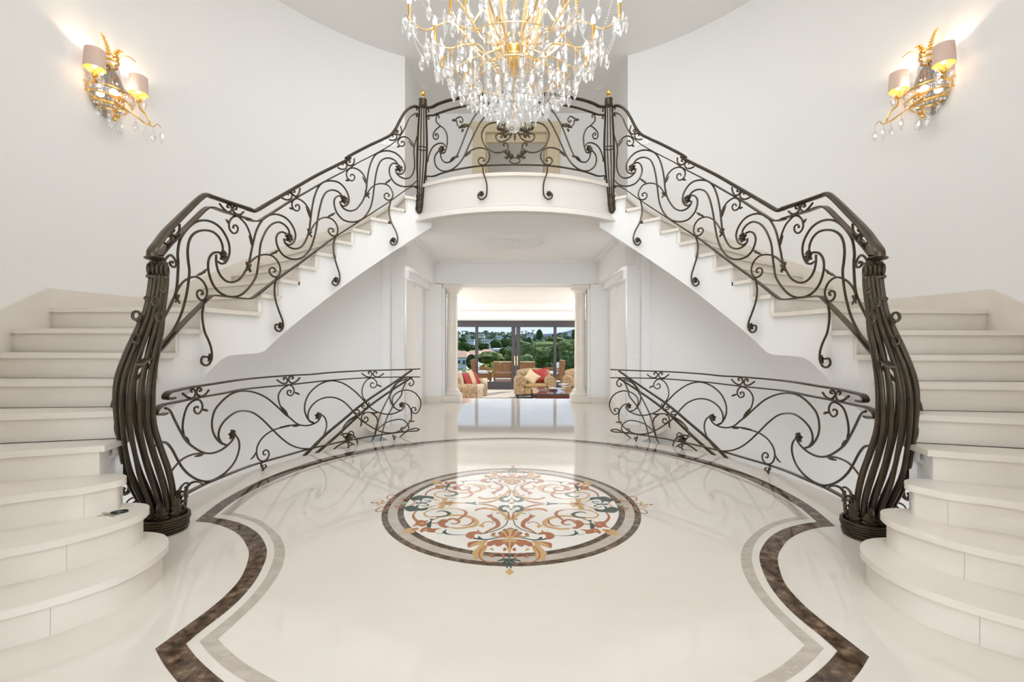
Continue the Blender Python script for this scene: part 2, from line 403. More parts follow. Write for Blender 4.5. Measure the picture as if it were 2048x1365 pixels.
def bull_outline(k):
    z = RISE * k
    pts = [on_z(x / 3.592, 920 + y / 3.592, z) for x, y in BULL[k]]
    first = pts[0] + (pts[0] - pts[1]).normalized() * 1.15
    pts = [first] + pts
    for p in pts: p.z = 0
    pts = spline(pts, 5)
    d = (pts[-1] - pts[-2]).normalized()
    return pts, [pol(r, t, 0) for r, t in BACK[k]]
for s, side in ((-1, 'left'), (1, 'right')):
    st = thing('staircase', 'curved cream marble staircase along the %s wall up to the balcony' % side, 'staircase', 'twin curved staircases')
    # bull-nosed starting steps
    for k in (1, 2, 3):
        o, back = bull_outline(k); z = RISE * k
        b = MB(); b.poly([(p.x, p.y) for p in o + back], z - 0.036, z); b.obj('tread', MARBLE, st, s=s)
        # riser in two stones with a fine joint between them
        q = inward(o, 0.028)
        jx = {1: 103, 2: 134, 3: 167}[k]; jp = on_z(jx, {1: 1225, 2: 1095, 3: 988}[k], z)
        ji = min(range(len(q)), key=lambda i: (q[i].xy - jp.xy).length)
        for seg in (q[:ji + 1], q[ji:]):
            if seg is not None:
                seg = [p.copy() for p in seg]
                e = 0.0005 
                if len(seg) < 2: continue
                if seg[0] == q[0]: seg[-1] += (seg[-2] - seg[-1]).normalized() * e
                else: seg[0] += (seg[1] - seg[0]).normalized() * e
                inn = inward(seg, 0.03); n = len(seg); b = MB(); zz = z - RISE, z - 0.036
                vs = [Vector((p.x, p.y, zz[0])) for p in seg] + [Vector((p.x, p.y, zz[1])) for p in seg] + [Vector((p.x, p.y, zz[0])) for p in inn] + [Vector((p.x, p.y, zz[1])) for p in inn]
                fs = [(i, i + 1, n + i + 1, n + i) for i in range(n - 1)] + [(0, n, 3 * n, 2 * n), (n - 1, 3 * n - 1, 4 * n - 1, 2 * n - 1)]
                b.add(vs, fs); b.obj('riser', MARBLE, st, s=s)
    # winders and landing
    for k in range(4, 19):
        z = RISE * k; b = MB(); n = 4 if k != 9 else 10
        front = [line_pt(k, q) for q in (1, 0.5, 0)]
        inn = walk_in(k, k + 1, 0, n) ; outr = walk_out(k, k + 1, n)[::-1]
        bk = [p for p in inn[1:]] ; top = front + bk + outr[:-1]
        b.poly([(p.x, p.y) for p in top], z - 0.036, z); b.obj('tread', MARBLE, st, smooth=False, s=s)
    for k in range(4, 20):
        z = RISE * k; b = MB()
        f = [line_pt(k, q, 0.0, 0.0) for q in (0, 1)]
        t = (f[1] - f[0]).normalized(); nrm = Vector((-t.y, t.x, 0)); nrm = nrm if nrm.y < 0 or True else nrm
        up = pol(3.1, (TI[k] + TO[k]) / 2 + 4, 0) - (f[0] + f[1]) / 2
        if nrm.dot(up) < 0: nrm = -nrm
        a = f[0] + nrm * 0.028 + t * 0.034; c = f[1] + nrm * 0.028
        pts = [(a.x, a.y), (c.x, c.y), (c.x + nrm.x * 0.02, c.y + nrm.y * 0.02), (a.x + nrm.x * 0.02, a.y + nrm.y * 0.02)]
        b.poly(pts, z - RISE, z - 0.036 if k < 19 else z - 0.04); b.obj('riser', MARBLE, st, smooth=False, s=s)
    # white plastered stringer and smooth soffit
    b = MB()
    def rs(th):
        ks = sorted(RIN)
        for k in range(4, 9):
            if TI[k] <= th <= TI.get(k + 1): return rin(k) + (rin(k + 1) - rin(k)) * (th - TI[k]) / (TI[k + 1] - TI[k]) + 0.035
        return (RIN[4] if th < TI[4] else RI) + 0.035
    cuts = sorted(set([round(t, 3) for t in list(TI.values()) + [a for a, z in SOF] + [-22.0] + [-21.0 + 1.5 * i for i in range(60)] if -22.05 <= t <= 63.5]))
    def ztop(th):
        k = max([k for k in TI if TI[k] <= th + 0.0] or [4]); return RISE * min(k, 19) - 0.036
    for a, c in zip(cuts, cuts[1:]):
        zt = ztop((a + c) / 2 - 0.7)
        b.add([pol(rs(a), a, soff(a)), pol(rs(c), c, soff(c)), pol(rs(c), c, zt), pol(rs(a), a, zt)], [(0, 1, 2, 3)])
        b.add([pol(rs(a), a, soff(a)), pol(rs(c), c, soff(c)), pol(RW, c, soff(c)), pol(RW, a, soff(a))], [(0, 3, 2, 1)])
    # cheeks closing the stringer behind the bull-nosed steps
    b.add([pol(rs(-20), -20, 0), pol(rs(-20), -20, 0.66), pol(RW, -18, 0.66), pol(RW, -18, 0)], [(0, 1, 2, 3)])
    a = [pol(rs(-24.4), t, 0) for t in (-24.4, -22.6, -21, -19.5, -18)]
    for x, y in zip(a, a[1:]):
        b.add([x, y, y + Vector((0, 0, 0.66)), x + Vector((0, 0, 0.66))], [(0, 1, 2, 3)])
    b.obj('stringer', STRINGER, st, smooth=True, s=s)
    # skirting along the outer wall
    b = MB(); vs = []
    prof = [(-40, 0.5), (TO[8] - 0.9, RISE * 8 + 0.14), (TO[9] - 0.2, RISE * 9 + 0.158), (TO[10] - 2.6, RISE * 9 + 0.158), (TO[11], RISE * 11 + 0.10), (TO[18], RISE * 18 + 0.12), (62.4, RISE * 19 + 0.12)]
    n = 0; sk = []
    for (a, z), (c, y) in zip(prof, prof[1:]):
        m = max(2, int(abs(c - a) / 2))
        for i in range(m + 1): sk.append((a + (c - a) * i / m, z + (y - z) * i / m))
    for th, z in sk: vs += [pol(RW - 0.022, th, z - 0.42), pol(RW - 0.022, th, z), pol(RW, th, z + 0.004)]
    fs = []
    for i in range(len(sk) - 1): fs += [(3 * i, 3 * i + 1, 3 * i + 4, 3 * i + 3), (3 * i + 1, 3 * i + 2, 3 * i + 5, 3 * i + 4)]
    b.add(vs, fs); b.obj('skirting', MARBLE, st, s=s)
    rebase(st, pol(3.1, -10, 0, s))

# ------------------------------------------------------------------ balcony, upper hall
bal = thing('balcony', 'curved white balcony with cream stone edge joining both stairs', 'balcony')
def bx(off, n=28, half=1.26): 
    return [Vector((half * (2 * i / n - 1), barc(half * (2 * i / n - 1), off), 0)) for i in range(n + 1)]
def arc_band(prof, name, m, half=1.26, n=36):
    b = MB(); vs = []
    for i in range(n + 1):
        x = half * (2 * i / n - 1); a = atan2(x, sqrt(BR * BR - x * x))
        for off, z in prof: vs.append(Vector(((BR + off) * sin(a), BYC - (BR + off) * cos(a), z)))
    k = len(prof); fs = [(i * k + j, i * k + j + 1, (i + 1) * k + j + 1, (i + 1) * k + j) for i in range(n) for j in range(k - 1)]
    b.add(vs, fs); return b.obj(name, m, bal)
arc_band([(-0.3, ZB), (0.03, ZB), (0.034, ZB - 0.01), (0.03, ZB - 0.042), (0.0, ZB - 0.042)], 'edge_stone', MARBLE)
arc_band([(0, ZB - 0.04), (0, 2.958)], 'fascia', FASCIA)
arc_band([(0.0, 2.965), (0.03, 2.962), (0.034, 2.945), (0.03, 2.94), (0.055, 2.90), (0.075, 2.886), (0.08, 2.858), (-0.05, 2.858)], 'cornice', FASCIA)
arc_band([(-0.05, 2.858), (-0.055, 2.90), (-0.13, 2.905), (-0.14, 2.945), (-0.19, 2.95), (-0.2, 2.985)], 'inner_cornice', CEILP, half=1.22)
b = MB(); o = bx(-0.02); b.poly([(p.x, p.y) for p in o] + [(1.78, 7.13), (1.78, 8.95), (-1.78, 8.95), (-1.78, 7.13)], ZB - 0.04, ZB - 0.002); b.obj('floor_slab', FLOORM, bal, smooth=False)
rebase(bal, (0, 7.0, 2.858))
YB = 8.91
for s, side in ((-1, 'left'), (1, 'right')):
    b = MB(); b.box(-1.87, -1.75, 7.10, YB + 0.1, ZB - 0.3, ZC); struct(b.obj('wall_upper_hall_' + side, PLASTER, s=s))
    b = MB(); b.box(-1.8, -0.80, YB, YB + 0.12, ZB - 0.3, ZC); struct(b.obj('wall_upper_back_' + side, PLASTER, s=s))
b = MB(); b.box(-0.80, 0.80, YB, YB + 0.12, 5.50, ZC); struct(b.obj('wall_upper_head', PLASTER))
d = struct(thing('door_1', 'cream panelled double door frame standing open at the back of the balcony', 'doorway'))
for x0, x1, nm in ((-0.86, -0.60, 0), (0.60, 0.86, 0)):
    b = MB(); b.rbox(x0, x1, YB - 0.04, YB + 0.14, ZB, 5.56, 0.012); b.obj('jamb', DOORW, d)
    b = MB(); xs = (x0 + 0.05, x1 - 0.14) if x0 < 0 else (x0 + 0.14, x1 - 0.05)
    b.rbox(xs[0], xs[1], YB - 0.055, YB - 0.03, ZB + 0.1, 5.38, 0.008); b.obj('jamb_panel', DOORW, d)
b = MB(); b.rbox(-0.90, 0.90, YB - 0.06, YB + 0.14, 5.48, 5.60, 0.012); b.rbox(-0.87, 0.87, YB - 0.048, YB + 0.135, 5.40, 5.49, 0.01); b.obj('lintel', DOORW, d)
b = MB(); b.rbox(-0.60, 0.60, YB + 0.06, YB + 0.12, 5.24, 5.40, 0.006); b.obj('transom', DOORW, d)
for s in (-1, 1):      # leaves folded back into the room beyond
    b = MB(); b.rbox(s * 0.585 - 0.02, s * 0.585 + 0.02, YB + 0.14, YB + 0.74, ZB, 5.24, 0.006); b.obj('door_leaf', DOORW, d)
rebase(d, (0, YB, ZB))
b = MB(); b.box(-2.2, 2.2, 12.5, 12.6, ZB - 0.2, ZC); b.box(-2.3, -2.2, YB + 0.12, 12.6, ZB - 0.2, ZC); b.box(2.2, 2.3, YB + 0.12, 12.6, ZB - 0.2, ZC); struct(b.obj('wall_upper_room', PLASTER))
b = MB(); b.box(-2.3, 2.3, YB - 0.02, 12.6, ZB - 0.3, ZB - 0.003); struct(b.obj('floor_upper_room', MARBLE))
b = MB(); b.box(-2.3, 2.3, YB + 0.12, 12.6, 5.60, 5.66); struct(b.obj('ceiling_upper_room', CEILP))
light('upper_room_fill', 'POINT', (1.6, 11.6, 4.6), 15, (1, 0.97, 0.92), shadow_soft_size=0.2)  # unseen point light brightening the room beyond the door

# ------------------------------------------------------------------ corridor under the balcony
b = MB(); o = bx(-0.19, half=1.2)
b.poly([(p.x, p.y) for p in o] + [(1.45, 6.2), (1.80, 7.1), (2.0, 7.15), (2.0, YFW + 0.4), (-2.0, YFW + 0.4), (-2.0, 7.15), (-1.80, 7.1), (-1.45, 6.2)], ZCOR, ZCOR + 0.1)
struct(b.obj('ceiling_corridor', CEILP, smooth=False))
for s, side in ((-1, 'left'), (1, 'right')):
    b = MB(); b.box(-2.04, -1.92, 6.9, YFW + 0.3, -0.2, ZCOR + 0.1); struct(b.obj('wall_corridor_' + side, PLASTER, s=s))
    b = MB(); b.box(-1.93, -1.70, 7.05, YFW + 0.05, 2.49, ZCOR + 0.02); struct(b.obj('trim_beam_' + side, CEILP, s=s))
    b = MB(); b.box(-1.93, -1.80, 7.6, YFW + 0.05, 2.36, 2.49); struct(b.obj('trim_soffit_' + side, CEILP, s=s))
    b = MB(); b.box(-1.71, -1.60, 7.0, YFW, ZCOR - 0.06, ZCOR + 0.01); struct(b.obj('trim_cornice_' + side, CEILP, s=s))
    b = MB(); b.box(-1.95, -1.56, YFW, YFW + 0.36, -0.1, 2.5); b.box(-1.60, -1.50, YFW + 0.06, YFW + 0.30, -0.1, 2.5); struct(b.obj('wall_living_return_' + side, PLASTER, s=s))
    dr = struct(thing('door_' + ('2' if s < 0 else '3'), 'narrow sight of the cream door in the %s corridor wall' % side, 'door'))
    b = MB(); b.rbox(-1.93, -1.905, 7.9, 8.62, 0, 2.3, 0.004); b.obj('door_leaf', WHITE, dr, s=s)
    b = MB(); b.rbox(-1.93, -1.895, 7.82, 7.9, 0, 2.36, 0.004); b.rbox(-1.93, -1.895, 8.62, 8.70, 0, 2.36, 0.004); b.obj('casing', WHITE, dr, s=s)
    rebase(dr, (s * 1.92, 8.26, 0))
    b = MB(); b.box(-1.93, -1.90, 8.7, YFW, 0, 0.13); b.box(-1.93, -1.555, YFW - 0.02, YFW, 0, 0.13); struct(b.obj('baseboard_' + side, MARBLE, s=s))
b = MB(); b.box(-2.0, 2.0, YFW, YFW + 0.36, 2.49, ZCOR + 0.1); struct(b.obj('wall_opening_head', CEILP))
b = MB(); b.box(-1.60, 1.60, YFW - 0.06, YFW, ZCOR - 0.05, ZCOR + 0.01); struct(b.obj('trim_cornice_far', CEILP))
# plaster rose
rose = thing('ceiling_rose', 'round white plaster rose on the ceiling below the balcony', 'ceiling rose')
M0 = Matrix.Translation((0, 7.66, ZCOR))
def ringprof(r0, r1, h): return [(r0, 0.0), (r0 + 0.006, -h * 0.7), ((r0 + r1) / 2, -h), (r1 - 0.006, -h * 0.7), (r1, 0.0)]
for r0, r1, h in ((0.47, 0.53, 0.035), (0.38, 0.42, 0.02), (0.26, 0.30, 0.025)):
    b = MB(); b.lathe(ringprof(r0, r1, h), M0.translation, 40); b.obj('plaster_ring', CEILP, rose)
for i in range(12):
    a = i * pi / 6; b = MB(); b.ball((0.17 * cos(a), 7.66 + 0.17 * sin(a), ZCOR), 0.05, 6, 4, (1, 1, 0.5)); b.obj('plaster_leaf', CEILP, rose)
b = MB(); b.ball((0, 7.66, ZCOR), 0.07, 10, 5, (1, 1, 0.6)); b.obj('boss', CEILP, rose)
rebase(rose, (0, 7.66, ZCOR))
# columns
for s, side in ((-1, 'left'), (1, 'right')):
    c = thing('column', 'round cream stone column on the %s of the living room opening' % side, 'column', 'columns of the living room opening')
    o = Vector((s * 1.365, 9.68, 0))
    b = MB(); b.rbox(o.x - 0.2, o.x + 0.2, o.y - 0.2, o.y + 0.2, 0, 0.14, 0.008); b.obj('plinth', MARBLE, c)
    b = MB(); b.lathe([(0.0, 0.14), (0.19, 0.14), (0.2, 0.165), (0.19, 0.19), (0.165, 0.20), (0.16, 0.225), (0.165, 0.24), (0.14, 0.25), (0.128, 0.29), (0.0, 0.29)], o, 24); b.obj('base', MARBLE, c)
    b = MB(); b.lathe([(0.120, 0.28), (0.118, 0.9), (0.110, 2.22), (0.12, 2.225), (0.12, 2.24), (0.11, 2.245), (0.11, 2.31)], o, 24); b.obj('shaft', MARBLE, c)
    b = MB(); b.lathe([(0.0, 2.30), (0.112, 2.30), (0.13, 2.315), (0.13, 2.33), (0.165, 2.38), (0.17, 2.40), (0.0, 2.40)], o, 24); b.rbox(o.x - 0.185, o.x + 0.185, o.y - 0.185, o.y + 0.185, 2.40, 2.492, 0.01); b.obj('capital', MARBLE, c)
    rebase(c, o)
# switches and plates
def plate(name, label, cat, u, v, r, wd, hg, gangs, s):
    p = on_cyl(u, v, r); n = Vector((-p.x, YC - p.y, 0)).normalized(); t = Vector((0, 0, 1)).cross(n)
    t0 = thing(name, label, cat)
    M = Matrix(((t.x, n.x, 0, p.x), (t.y, n.y, 0, p.y), (0, 0, 1, p.z), (0, 0, 0, 1)))
    b = MB(); b.rbox(-wd / 2, wd / 2, 0, 0.008, -hg / 2, hg / 2, 0.003, M); b.obj('plate', CHROME if gangs > 1 else WHITE, t0)
    for g in range(gangs):
        x0 = -wd / 2 + wd * g / gangs; b = MB(); b.rbox(x0 + 0.006, x0 + wd / gangs - 0.006, 0.007, 0.012, -hg / 2 + 0.008, hg / 2 - 0.008, 0.002, M); b.obj('rocker', WHITE, t0)
    rebase(t0, p)
plate('light_switch', 'single white light switch on the lower wall beneath the left stair', 'switch', 787, 713, RW - 0.001, 0.085, 0.085, 1, -1)
plate('light_switch', 'single white light switch on the lower wall beneath the right stair', 'switch', 1274, 714, RW - 0.001, 0.085, 0.085, 1, 1)
plate('switch_plate', 'grey three gang switch plate beside the left upper stair newel', 'switch', 774, 286, RW - 0.001, 0.26, 0.085, 3, -1)
plate('switch_plate', 'grey three gang switch plate beside the right upper stair newel', 'switch', 1289, 284, RW - 0.001, 0.26, 0.085, 3, 1)
for s, side in ((-1, 'left'), (1, 'right')):
    p = on_z(850 if s < 0 else 1199, 175, ZC); t0 = thing('downlight', 'small recessed round downlight in the upper hall ceiling, %s one' % side, 'downlight')
    b = MB(); b.lathe([(0.035, 0.0), (0.05, -0.006), (0.055, -0.004), (0.058, 0.0)], p, 18); b.obj('trim_ring', WHITE, t0); rebase(t0, p)
# ------------------------------------------------------------------ wrought iron
# curves are drawn on the cylinders the railings stand on; each frame is (x0, y0, scale) of a drawing
FR = {'A': (280, 380, 5.25), 'B': (480, 300, 5.25), 'C': (660, 180, 5.25), 'D': (220, 490, 4.55), 'E': (220, 780, 4.405), 'F': (300, 740, 4.875),
      'G': (560, 720, 5.686), 'H': (820, 180, 5.248), 'M': (920, 170, 8.027), 'Z': (280, 360, 3.4121), 'Y': (540, 380, 5.6875), 'X': (300, 560, 5.688), 'P': (0, 0, 1)}
def rd(txt):
    # "A 10,20 30,40 B 5,6": points in the named frames, as picture positions
    out = []; f = 'P'
    for tok in txt.split():
        if tok in FR: f = tok
        else:
            x, y = tok.split(','); a, b, k = FR[f]; out.append((a + float(x) / k, b + float(y) / k))
    return out
def curve_on(txt, surf, sub=5):
    q = spline([Vector((x, y, 0)) for x, y in rd(txt)], sub)
    P = [surf(p.x, p.y) for p in q]
    return [p[0] for p in P], [p[1] for p in P]
def cyl_surf(r, yc=YC, far=True):
    def f(u, v):
        p = on_cyl(u, v, r, yc, far); n = Vector((-p.x, yc - p.y, 0)).normalized() * (1 if far else -1); return p, n
    return f
def round_bar(txt, surf, r, name, parent, s, sub=5, tip=True, sides=6):
    P, N = curve_on(txt, surf, sub); n = len(P)
    tp = [1.0] * n
    if tip:
        for i in range(min(4, n // 3)): tp[-1 - i] = 0.75 + 0.08 * i
    b = MB(); b.tube(P, r, sides, taper=tp, nrm=N); return b.obj(name, IRON, parent, s=s)
def flat_bar(txt, surf, wn, wt, name, parent, s, sub=5, rounded=True, scale=None):
    P, N = curve_on(txt, surf, sub)
    if rounded: sec = [(wn * cos(a) , wt * sin(a)) for a in (0.35, 0.9, 1.57, 2.24, 2.79, 3.49, 4.04, 4.71, 5.38, 5.93)]
    else: sec = [(wn, wt), (-wn, wt), (-wn, -wt), (wn, -wt)]
    b = MB(); b.sweep(P, N, sec, scale=scale); return b.obj(name, IRON, parent, s=s)
def rosette_at(p, n, r, parent, s, name='rosette', petals=6):
    z = n.normalized(); x = z.orthogonal().normalized(); y = z.cross(x); b = MB()
    M = Matrix(((x.x, y.x, z.x, p.x), (x.y, y.y, z.y, p.y), (x.z, y.z, z.z, p.z), (0, 0, 0, 1)))
    for i in range(petals):
        a = 2 * pi * i / petals; e = Vector((cos(a), sin(a), 0)); g = Vector((-sin(a), cos(a), 0))
        L = [(0.15, 0.16, 0.1), (0.5, 0.3, 0.28), (0.85, 0.34, 0.42), (1.0, 0.12, 0.30)]
        vs = []
        for d, wd, h in L:
            for k in (-1, 0, 1): vs.append(M @ (e * (d * r) + g * (k * wd * r) + Vector((0, 0, (h - 0.12 * (k == 0)) * r))))
        fs = [(i2 * 3 + j, i2 * 3 + j + 1, i2 * 3 + j + 4, i2 * 3 + j + 3) for i2 in range(3) for j in range(2)]
        o = len(vs); vs2 = [v - z * (0.14 * r) for v in vs]
        b.add(vs + vs2, fs + [tuple(o + q for q in f[::-1]) for f in fs] + [(0, 3, o + 3, o), (3, 6, o + 6, o + 3), (6, 9, o + 9, o + 6), (9, 10, o + 10, o + 9), (10, 11, o + 11, o + 10), (11, 8, o + 8, o + 11), (8, 5, o + 5, o + 8), (5, 2, o + 2, o + 5)])
    b.ball(p + z * (0.25 * r), 0.30 * r, 7, 5)
    return b.obj(name, IRON, parent, s=s)
def leaf_mesh(b, p0, p1, n, wd, lobes=3, curl=0.25, thick=0.004):
    # lobed acanthus leaf from p0 to p1, bulging along n
    d = p1 - p0; L = d.length; t = d.normalized(); g = n.cross(t).normalized(); K = 4 * lobes; up = []; 
    for i in range(K + 1):
        q = i / K; ph = (q * lobes) % 1.0
        env = sin(pi * min(1, q * 0.86 + 0.10)) ** 0.8
        w_ = wd * env * (0.55 + 0.45 * ph if i < K else 0.1)
        h = curl * L * sin(pi * q) * 0.5 + curl * L * 0.3 * q * q
        for k in (-1, -0.5, 0, 0.5, 1):
            up.append(p0 + t * (L * q + abs(k) * 0.08 * L) + g * (k * w_) + n * (h - 0.5 * wd * (k * k) * 0.5))
    fs = [(i * 5 + j, i * 5 + j + 1, i * 5 + j + 6, i * 5 + j + 5) for i in range(K) for j in range(4)]
    o = len(up); lo = [v - n * thick for v in up]
    rim = [(i * 5, i * 5 + 5, o + i * 5 + 5, o + i * 5) for i in range(K)] + [(i * 5 + 9, i * 5 + 4, o + i * 5 + 4, o + i * 5 + 9) for i in range(K)]
    b.add(up + lo, fs + [tuple(o + q for q in f[::-1]) for f in fs] + rim)
def leaf(txt, surf, wd, parent, s, name='leaf', lobes=3, curl=0.25):
    (a, na), (c, nc) = [surf(*q) for q in rd(txt)]
    b = MB(); leaf_mesh(b, a, c, na, wd, lobes, curl); return b.obj(name, IRON, parent, s=s)
def leaf_cluster(txt, surf, size, parent, s, name='leaf_cluster'):
    c, n = surf(*rd(txt)[0]); tz = Vector((0, 0, 1)); tt = n.cross(tz).normalized(); b = MB()
    for a, k in ((1.0, 1.0), (2.4, 0.8), (4.0, 0.85), (5.4, 0.7)):
        d = tt * cos(a) + tz * sin(a); leaf_mesh(b, c - d * 0.2 * size + n * 0.006, c + d * size * k + n * 0.012, n, size * 0.32, 2, 0.3)
    b.ball(c + n * 0.008, size * 0.22, 6, 4)
    return b.obj(name, IRON, parent, s=s)

RAILR = 2.445
SU = cyl_surf(RAILR); SDROP = cyl_surf(RAILR - 0.02)
def SG(u, v):
    # the guard railing bows gently outwards from the newel on
    r = 2.55
    for i in range(7):
        p = on_cyl(u, v, r); th = math.degrees(atan2(p.y - YC, abs(p.x))); q = min(1, max(0, (th - 1) / 17)); q = q * q * (3 - 2 * q); r = 2.435 + 0.215 * q + 0.0012 * max(0, th - 18)
    n = Vector((-p.x, YC - p.y, 0)).normalized(); return p, n
SB = cyl_surf(RE + 0.10)
HAND = 'A 125,700 130,640 200,540 270,445 450,260 640,80 690,52 730,64 900,122 1155,205 B 60,612 125,636 152,642 182,630 300,560 540,420 800,270 1155,85 C 170,718 400,590 560,515 640,470 690,405 740,310 790,230 850,183 900,172 930,188'
MID = 'A 205,690 300,575 440,440 560,320 700,190 742,182 900,235 1155,312 B 80,730 155,750 200,744 290,690 400,620 540,530 700,440 890,330 1155,190 C 250,790 480,670 620,590 680,545 740,480 790,390 830,300 870,262 905,250 930,264'
BASE = 'P 277,729.6 312,706.5 356,657 402.4,609.8 421,592.5 426,591.2 460,594.5 499.8,597.6 508,594 552.6,559.3 602.4,524.1 661,480.2 719.6,442 778.2,404 822,374.3 833,373'
SCROLLS = [
 'D 470,700 515,620 560,530 600,430 615,300 620,150 A 395,680 415,540 450,470 520,385 590,335 670,320 760,340 840,395 900,480 935,570 940,660 920,730 890,768 850,775 818,752',
 'D 415,960 470,900 560,800 640,650 690,480 715,330 A 518,850 505,740 500,640 515,540 550,475 610,435 690,425 770,445 830,500 865,580 872,650',
 'A 825,655 770,663 730,710 715,780 725,880 770,1000 840,1080 930,1120 1030,1115 1105,1068 B 165,1340 187,1230 202,1120 215,1000 240,920 290,825 345,775 410,760 470,790 510,840 525,895',
 'A 800,680 800,760 820,850 860,920 920,965 980,968 B 0,1352 58,1270 95,1180 120,1060 140,970 165,870 200,790 260,710 330,680 400,680 480,715 540,780 580,870 580,930 555,980 510,998 475,975',
 'B 485,880 440,862 400,880 380,930 390,1000 430,1080 490,1130 580,1150 660,1125 730,1050 775,940 800,830 820,700 840,600 870,500 910,440 970,422 1030,440 1082,492',
 'B 463,930 470,970 510,1015 570,1040 640,1020 690,950 725,850 740,740 755,620 785,480 830,380 880,338 960,325 1040,345 1105,410 1140,490 1140,550 1115,585 1080,590 1058,568',
 'C 133,1128 95,1112 55,1135 42,1180 55,1250 Y 765,268 840,345 950,366 1045,332 1120,245 1160,140 C 462,1030 480,900 505,800 540,740 610,715 680,740 722,792',
 'C 103,1170 115,1210 150,1250 210,1272 270,1255 320,1200 355,1140 380,1050 390,950 410,830 440,740 480,680 540,648 610,640 690,665 750,720 785,790 785,840 765,875 730,885 693,865',
 'C 705,778 665,770 635,795 622,850 640,920 690,985 770,1015 850,1005 915,950',
 'C 688,830 695,870 740,915 800,932 850,910 880,850 888,760 880,650 885,590 915,480']
CURLS = [
 'A 380,1090 400,1040 450,970 520,925 590,915 650,950 690,1010 705,1070 690,1130 655,1160 620,1145 598,1105 605,1065 635,1055 658,1075 655,1095 640,1098',
 'B 100,1190 150,1140 210,1108 270,1100 340,1115 395,1170 422,1240 415,1300 380,1335 340,1325 308,1280 318,1245 345,1238 370,1260 365,1282 348,1282',
 'B 740,850 790,770 850,720 910,710 975,735 1020,800 1025,860 1005,900 970,902 935,870 928,840 950,822 980,840 980,858 965,860',
 'C 395,1080 430,1030 480,995 550,985 610,1005 650,1060 660,1110 640,1150 605,1158 572,1130 572,1100 595,1085 620,1100 620,1115 605,1115',
 'B 130,1020 125,960 105,880 60,780 0,715 A 1060,300 1010,275 960,300 935,360 945,420 985,458 1020,440 1025,390 995,370 975,395 990,402',
 'B 742,700 735,660 715,610 670,550 600,512 555,535 545,580 570,630 605,640 625,615 615,580 590,578 582,600',
 'C 382,1050 380,960 350,890 300,840 240,820 195,835 172,880 190,935 235,955 260,920 245,892 220,890 215,910',
 'C 882,640 875,580 840,525 790,493 745,500 712,545 730,585 765,592 782,565 770,542 750,545 752,560',
 'A 255,760 280,710 320,685 360,720 380,780 360,812 325,795 315,760 345,755 345,775']
PAIRS = [
 ('A 235,550 280,565 320,540 325,490 300,460 280,475 300,490', 'A 415,360 410,430 370,485 335,465 320,430 340,405 358,425 345,440'),
 ('A 835,145 880,200 930,235 965,205 950,165 920,160 915,180 935,185', 'A 1090,230 1050,260 1005,250 975,210 990,170 1015,180 1010,205 998,205'),
 ('B 440,505 490,525 535,510 545,470 520,450 500,462 510,475', 'B 630,400 620,450 590,487 555,470 540,435 560,420 577,440 562,446'),
 ('C 80,815 120,833 165,825 178,790 155,765 130,775 140,790', 'C 255,720 250,770 215,795 180,780 175,745 200,738 212,755 198,762'),
 ('C 620,525 660,530 695,512 700,480 675,465 655,480 665,492', 'C 740,380 752,440 725,472 695,455 690,430 710,425 715,442 702,445')]
DROPS = [('X 610,285 595,380 600,480 625,600 670,700 700,800 700,900 670,960 630,975 590,950 583,910 605,875 640,880', 'X 660,888'),
 ('Z 930,670 918,740 925,820 950,900 975,970 975,1010 950,1035 925,1020 925,990 945,985', 'Z 950,995'),
 ('Z 1335,390 1320,440 1325,520 1345,590 1362,650 1358,700 1335,722 1312,705 1318,682', 'Z 1333,684'),
 ('Z 1710,145 1698,210 1715,290 1745,350 1758,400 1748,435 1725,445 1708,425 1715,405', 'Z 1727,413')]
ROS = ['A 850,690', 'B 500,925', 'C 140,1160', 'C 722,830']
TIPS = ['A 595,908 690,832', 'B 315,1102 398,1056', 'B 915,708 992,664', 'C 572,990 640,938', 'A 935,355 905,312', 'B 560,622 520,610', 'C 205,948 165,952', 'C 735,588 706,600']
CLUST = ['A 372,1140', 'A 1122,822', 'B 80,1232', 'B 722,880', 'C 385,1105']
SIDEL = ['B 128,1010 97,905', 'B 740,720 693,600', 'C 380,985 343,912', 'C 872,600 826,535']

def stair_rail(s, side):
    t = thing('stair_railing', 'wrought iron scroll railing climbing the %s stair to the balcony' % side, 'railing', 'stair railings')
    flat_bar(HAND, SU, 0.030, 0.017, 'handrail', t, s, 4)
    flat_bar(MID, SU, 0.022, 0.006, 'flat_rail', t, s, 4, False)
    flat_bar(BASE, SU, 0.020, 0.006, 'base_rail', t, s, 4, False)
    for c in SCROLLS: round_bar(c, SU, 0.0098, 'scroll', t, s, 4)
    for c in CURLS: round_bar(c, SU, 0.0085, 'curl', t, s, 4)
    for a, c in PAIRS:
        b = MB()
        for q in (a, c):
            P, N = curve_on(q, SU, 4); b.tube(P, 0.0088, 6, nrm=N)
        b.obj('double_scroll', IRON, t, s=s)
    for c, r in DROPS:
        d = round_bar(c, SDROP, 0.0092, 'drop_scroll', t, s, 4)
        p, n = SDROP(*rd(r)[0]); rosette_at(p + n * 0.006, n, 0.036, d, s)
    for r in ROS:
        p, n = SU(*rd(r)[0]); rosette_at(p + n * 0.008, n, 0.050, t, s)
    for q in TIPS: leaf(q, SU, 0.017, t, s)
    for q in SIDEL: leaf(q, SU, 0.014, t, s, lobes=4, curl=0.1)
    for q in CLUST: leaf_cluster(q, SU, 0.052, t, s)
    rebase(t, pol(RAILR, 12, 9 * RISE, s))
for s, side in ((-1, 'left'), (1, 'right')): stair_rail(s, side)

